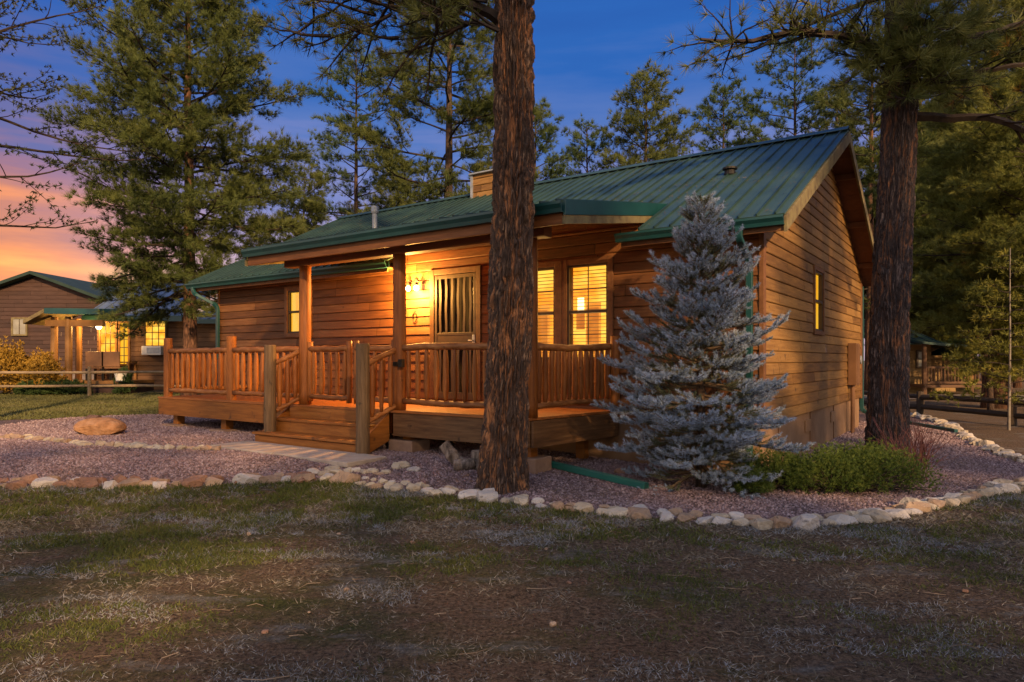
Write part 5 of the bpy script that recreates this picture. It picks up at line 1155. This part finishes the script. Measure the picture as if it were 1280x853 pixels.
n1 = gable_front('gable_house', 'maroon log sided house with a wide low gable at the left edge', at(-75, YN), at(160, YN), YN, YN + 9, gz(-25, YN) - .1, zat(388, YN), at(46, YN), zat(346, YN), 'maroon', 'dark_roof')
simple_window(n1, at(18, YN), at(34, YN), YN - .04, zat(418, YN), zat(399, YN), 'window_dark', 'weathered_fascia', (1, 0))
# middle cabin with lit porch
YM = 28.5; xL, xR = at(122, YM), at(300, YM); zb = gz(xL, YM)
n2 = thing('grey_roof_cabin', ((xL + xR) / 2, YM, zb), 'brown cabin with a bluish grey metal roof, lit porch and lit window behind the fence', 'house', 'neighbouring cabins')
a = Acc(); siding(a, (xL, YM), (xR, YM), (0, -1), zb, zat(394, YM), .2); build('wall', a, 'brown_log', n2)
a = Acc(); siding(a, (xL, YM), (xL, YM + 7), (-1, 0), zb, zat(394, YM), .2); build('wall', a, 'brown_log', n2)
def plane_roof(root, x0, x1, y0, z0, y1, z1, m, th=.1, name='roof', skew_l=0):
    a = Acc(); s = np.array((0, y1 - y0, z1 - z0)); L = np.linalg.norm(s); roof_panel(a, (x0, y0, z0), (1, 0, 0), s, x1 - x0, L, .4, .05); return build(name, a, m, root)
plane_roof(n2, xL - .2, at(238, YM), YM - .7, zat(397, YM - .7), YM + 4.2, zat(344, YM + 4.2), 'blue_metal')
plane_roof(n2, at(238, YM) + .02, xR, YM - .5, zat(401, YM - .5), YM + 3.0, zat(380, YM + 3.0), 'blue_metal')
a = Acc(); wbox(a, xL - .2, at(238, YM), YM - .74, YM - .70, zat(400, YM) - .1, zat(396, YM)); wbox(a, at(238, YM) + .02, xR, YM - .54, YM - .50, zat(404, YM) - .05, zat(400, YM)); build('fascia', a, 'green_trim', n2)
simple_window(n2, at(184, YM), at(208, YM), YM - .04, zat(432, YM), zat(400, YM), 'room', 'bronze', (2, 3), .06)
a = Acc(); wbox(a, at(184, YM), at(208, YM), YM - .45, YM - .05, zat(444, YM), zat(433, YM)); acu = build('air_conditioner', a, 'white', n2, bevel=.02)
a = Acc(); wbox(a, at(191, YM), at(206, YM), YM - .47, YM - .451, zat(442, YM), zat(435, YM)); build('grille', a, 'grey', acu)
simple_window(n2, at(128, YM), at(146, YM), YM - .04, zat(455, YM), zat(404, YM), 'room', 'porch_orange', (2, 3), .07)
simple_window(n2, at(152, YM), at(162, YM), YM - .04, zat(455, YM), zat(404, YM), 'room_plain', 'porch_orange', (1, 4), .07)
# porch: deck, posts, beam, roof
YP = 25.9 + .9
pz = gz(at(90, YP), YP) + .5
a = Acc(); wbox(a, at(50, YP), at(165, YP), YP, YM - .05, pz - .12, pz); build('porch_deck', a, 'porch_orange', n2)
a = Acc(); wbox(a, at(50, YP), at(165, YP), YP + .02, YM - .06, zb - .5, pz - .125); build('porch_base', a, 'maroon', n2)
for xp, yy in ((84, YP + .1), (62, YP + .3), (70, YM - .3)):
    a = Acc(); log(a, (at(xp, YP), yy, pz), (at(xp, YP), yy, zat(396, YP)), .13, .02, .01, 10); build('porch_post', a, 'porch_orange', n2)
a = Acc(); wbox(a, at(56, YP), at(128, YP), YP + .02, YP + .2, zat(408, YP), zat(400, YP)); build('porch_beam', a, 'porch_orange', n2)
a = Acc(); A_ = (at(64, YP), YP - .4, zat(386, YP)); c = [A_, (at(132, YP), YP - .4, zat(387, YP)), (at(132, YP), YM, zat(383, YP)), (at(64, YP), YM, zat(383, YP))]
a.add([(x, y, z - .22) for x, y, z in c] + c, CUBE); build('porch_roof', a, 'green_trim', n2)
a = Acc(); c = [(at(38, YP), YP - .4, zat(401, YP)), (at(64, YP) - .01, YP - .4, zat(387, YP)), (at(64, YP) - .01, YM, zat(387, YP)), (at(38, YP), YM, zat(401, YP))]
a.add([(x, y, z - .15) for x, y, z in c] + c, CUBE); build('porch_roof', a, 'weathered_fascia', n2)
a = Acc(); V, F = ICO[1]; a.addarr(V * .11 + np.array((at(130, YM), YM - .35, zat(409, YM))), F, np.zeros(len(V))); nl_ = build('porch_bulb', a, 'bulb', n2, smooth=True)
l = bpy.data.lights.new('neighbour_porch_light', 'POINT'); l.energy = 170; l.color = (1, .52, .14); l.shadow_soft_size = .1; lo = bpy.data.objects.new('neighbour_porch_light', l); COL.objects.link(lo); lo.location = (at(128, YM), YM - .75, zat(410, YM))
# porch furniture
def high_chair(x, y, label, m='box_paint'):
    r = thing('porch_chair', (x, y, pz), label, 'chair', 'chairs on the neighbour porch')
    a = Acc(); wbox(a, x - .36, x + .36, y, y + .05, pz + .55, pz + 1.15); build('backrest', a, m, r, bevel=.015)
    a = Acc(); wbox(a, x - .36, x + .36, y + .05, y + .6, pz + .48, pz + .54); build('seat', a, m, r)
    for sx in (-.33, .33):
        for sy in (.03, .57): a = Acc(); wbox(a, x + sx - .025, x + sx + .025, y + sy - .025, y + sy + .025, pz, pz + .48); build('leg', a, 'black', r)
high_chair(at(112, YP) + .1, YP + .15, 'brown high backed porch chair seen from behind, left one'); high_chair(at(129, YP) + .2, YP + .15, 'brown high backed porch chair seen from behind, right one')
r = thing('porch_table', (at(122, YP), YP + 1.0, pz), 'slatted wooden table on the lit neighbour porch', 'table')
a = Acc(); wbox(a, at(100, YP), at(146, YP), YP + .85, YP + 1.5, pz + .70, pz + .75); build('tabletop', a, 'porch_orange', r)
for xx in (at(102, YP), at(144, YP)):
    for yy in (YP + .9, YP + 1.45): a = Acc(); wbox(a, xx - .04, xx + .04, yy - .04, yy + .04, pz, pz + .7); build('leg', a, 'porch_orange', r)
MT['shrub'] = mat('orange_shrub_leaf', [(.14, .085, .012), (.30, .17, .02), (.42, .26, .04)], 2, rough=.7, attr='rnd', amix=.6, translucent=.2)
MT['shrubg'] = mat('dark_green_shrub', [(.015, .035, .010), (.045, .075, .016)], 2, rough=.7, attr='rnd', amix=.6)
bush('forsythia_bush', 'tall orange leaved bush at the left corner of the lit porch', 'bush', at(50, 27.2), 26.6, 1.25, .6, 1.75, 900, 'shrub', nl=.12, nw=.05, tuft=6, sprig=.4, up=1.2)
bush('evergreen_shrub', 'low dark green shrub in front of the neighbour porch', 'bush', at(66, 26.2), 26.1, 1.3, .4, .55, 700, 'shrubg', nl=.10, nw=.03, tuft=9, sprig=.15, stems=False)
bush('potted_plant', 'small leafy plant beside the porch chairs', 'plant', at(153, 26.6), 26.6, .28, .25, 1.1, 160, 'shrubg', nl=.12, nw=.04, tuft=6, sprig=.2)
a = Acc(); x = at(151, 26.5); tube(a, [(x, 26.5, pz), (x, 26.5, pz + .32)], [.16, .22], 14); tag(build('flower_pot', a, 'white'), 'white pot standing on the neighbour porch edge', 'pot')
for k, (xp, yp, s) in enumerate(((6, 480, .35), (22, 486, .25), (38, 482, .22), (-10, 484, .3))):
    x, y = at(xp, 27), 27; stone(x, y, s, 'pale' if k % 2 else 'tan', 'in the rock garden beyond the rail fence' + ['', ', low one', ', right one', ', cut by the edge'][k], 'rocks of the neighbour garden', sink=.25)
a = Acc(); log(a, (at(8, 27.5), 27.5, gz(-20, 27)), (at(7, 27.5), 27.5, gz(-20, 27) + 1.9), .045, .05, .01, 8); tag(build('garden_stake', a, 'fence'), 'thin wooden stake in the neighbour garden', 'post')
# right neighbour
YR = 31; zb = -.02; xl = at(1085, YR); xm = at(1163, YR); xr = at(1212, YR)
MT['tan_log'] = mat('tan_log_siding', [(.16, .095, .035), (.26, .16, .06)], 2, (1, 1, 8), .7, attr='rnd', amix=.5)
n3 = thing('green_roof_cabin', ((xl + xr) / 2, YR, zb), 'small tan log cabin with a green roof and railed porch behind the right fence', 'house', 'neighbouring cabins')
a = Acc(); siding(a, (xl, YR), (xm, YR), (0, -1), zb, zat(425, YR), .2); siding(a, (xm, YR), (xm, YR + 2.5), (1, 0), zb, zat(425, YR), .2); siding(a, (xm, YR + 2.5), (xr + 2, YR + 2.5), (0, -1), zb, zat(425, YR), .2); build('wall', a, 'tan_log', n3)
plane_roof(n3, xl, xm + .2, YR - .7, zat(431, YR - .7), YR + 4, zat(400, YR + 4), 'green_metal')
a = Acc(); c = [(xm - 1.2, YR - 1.4, zat(427, YR - 1.4)), (xr + .3, YR - 1.4, zat(436, YR - 1.4)), (xr + .3, YR + 3.5, zat(424, YR + 3)), (xm - 1.2, YR + 3.5, zat(413, YR + 3))]; a.add([(x, y, z - .10) for x, y, z in c] + c, CUBE); build('porch_roof', a, 'green_metal', n3)
a = Acc(); wbox(a, xm - 1.0, xr, YR - 1.2, YR + 2.4, .34, .46); build('porch_deck', a, 'brown_log', n3)
for x in (xm - .95, xm + 1.1, xr - .1):
    a = Acc(); log(a, (x, YR - 1.1, .46), (x, YR - 1.1, zat(430, YR)), .10, .02, .01, 8); build('porch_post', a, 'porch_orange' if x > xm else 'brown_log', n3)
    a = Acc(); log(a, (x, YR - 1.1, -.1), (x, YR - 1.1, .34), .10, .02, .01, 8); build('pier', a, 'brown_log', n3)
for zz in (.56, 1.22): a = Acc(); bar(a, (xm - .95, YR - 1.1, zz), (xr - .1, YR - 1.1, zz), .09, .09); build('porch_rail', a, 'brown_log', n3)
for k in range(20):
    a = Acc(); x = xm - .8 + k * .148; 
    if x < xr - .2: log(a, (x, YR - 1.1, .56), (x, YR - 1.1, 1.22), .035, .04, 0, 6); build('baluster', a, 'brown_log', n3)
simple_window(n3, at(1146, YR), at(1154, YR), YR - .04, zat(458, YR), zat(440, YR), 'window_dark', 'bronze', (0, 1))
simple_window(n3, xm + .5, xm + 1.0, YR + 2.45, zat(458, YR), zat(440, YR), 'window_dark', 'bronze', (0, 1))
r = thing('patio_umbrella', (at(1189, YR), YR + .6, .46), 'dark green patio umbrella on the right neighbour porch', 'umbrella')
a = Acc(); x = at(1189, YR); tube(a, [(x, YR + .6, .46), (x, YR + .6, 2.25)], .03, 8); build('pole', a, 'black', r); a = Acc(); tube(a, [(x, YR + .6, 1.75), (x, YR + .6, 2.15)], [.85, .03], 8); build('canopy', a, 'green_trim', r)
# thin pale tree and brown trunk at the right
wood = Acc(); fol = Acc(); x, y = at(1261, 15), 15; g = gz(x, y)
r = thing('young_tree', (x, y, g), 'slender young tree with a pale thin trunk near the right edge', 'tree', 'pines right of the cabin')
a = Acc(); T_ = limb_path((x, y, g), (.01, 0, 1), 4.0, 0, 0, 10, .012); tube(a, T_, np.linspace(.030, .008, 11), 8, cap=False); build('trunk', a, mat('pale_bark', [(.12, .10, .08), (.26, .225, .19)], 5, rough=.9), r, smooth=True)
for k in range(34):
    f = (k + .5) / 34; q = T_[0] + (T_[-1] - T_[0]) * (.12 + .85 * f); th = k * 2.4; P = limb_path(q, (math.cos(th), math.sin(th), .15), 1.5 * (1 - f * .7), .15, .25, 6, .08); twigs(wood, fol, P, .012, start=.2, step=.14, tl=1.2, tuft_n=12, nl=.11, nw=.02, tstep=.08, spread=.8, cl=2, cr_=.08)
build('branches', wood, MT['BR'], r); build('crown', fol, G3, r)
x, y = at(1246, 22), 22; a = Acc(); tube(a, [(x, y, gz(x, y) - .1), (x, y, 1.0), (x + .05, y, 9)], [.46, .33, .2], 14); r = thing('pine_tree', (x, y, gz(x, y)), 'thick brown pine trunk low behind the pale thin tree', 'tree', 'pines right of the cabin'); build('trunk', a, BKR, r, smooth=True)

# pine needle litter caught on the roof
def roof_litter():
    ac = Acc(); n = 5200; u = rng.uniform(EU + .1, RU - .1, n); v = rng.uniform(VR0 + .1, VR1 - .2, n); k = fbm(u * 1.2, v * .9, 3) > .53; u, v = u[k], v[k]
    base = np.where((u < PUJ) & (v > PV0) & (v < PV1), PZ0 + PS * (u - PU0), EZ + SL * (u - EU)); ok = ~((u < PUJ) & (((v > PV0 - .2) & (v < PV0 + .1)) | (np.abs(v - PV1) < .2))); u, v, base = u[ok], v[ok], base[ok]; m = len(u)
    C = np.stack([u * CU - v * SU, u * SU + v * CU, base + .045], 1); d = nrm(np.c_[rng.normal(0, 1, (m, 2)), np.zeros(m)]); up = H(1, 0, 0); d[:, 2] = (d @ up) * SL * .9
    sd = nrm(np.cross(d, (0, 0, 1.))) * .004; L = rng.uniform(.06, .2, (m, 1)); V = np.stack([C - sd, C + sd, C + d * L], 1).reshape(-1, 3); ac.addarr(V, np.arange(3 * m).reshape(-1, 3), np.repeat(rng.random(m), 3))
    tag(build('needle_litter', ac, mat('dry_needles', [(.10, .055, .02), (.24, .15, .06)], 3, rough=.9, attr='rnd', amix=.8), origin=(0, 0, 0)), 'dry pine needles scattered over the green roof', kind='stuff')
roof_litter()

def bed_litter():
    n = 9000; x, y = scatter(n * 6, -7, 7, 6.2, 11.5, lambda x, y: inside(BED, x, y) * (.05 + .5 * (fbm(x * 1.3, y * 1.3, 3) > .55))); m = len(x); d = nrm(np.c_[rng.normal(0, 1, (m, 2)), rng.normal(0, .06, m)])
    C = np.c_[x, y, ground(x, y) + .022]; sd = nrm(np.cross(d, (0, 0, 1.))) * .0028; L = rng.uniform(.05, .16, (m, 1)); V = np.stack([C - sd, C + sd, C + d * L], 1).reshape(-1, 3); ac = Acc(); ac.addarr(V, np.arange(3 * m).reshape(-1, 3), np.repeat(rng.random(m), 3))
    tag(build('fallen_needles', ac, mat('fallen_needle', [(.12, .07, .035), (.30, .20, .11)], 3, rough=.9, attr='rnd', amix=.8), origin=(0, 0, 0)), 'dry pine needles fallen on the gravel bed', kind='stuff')
bed_litter()
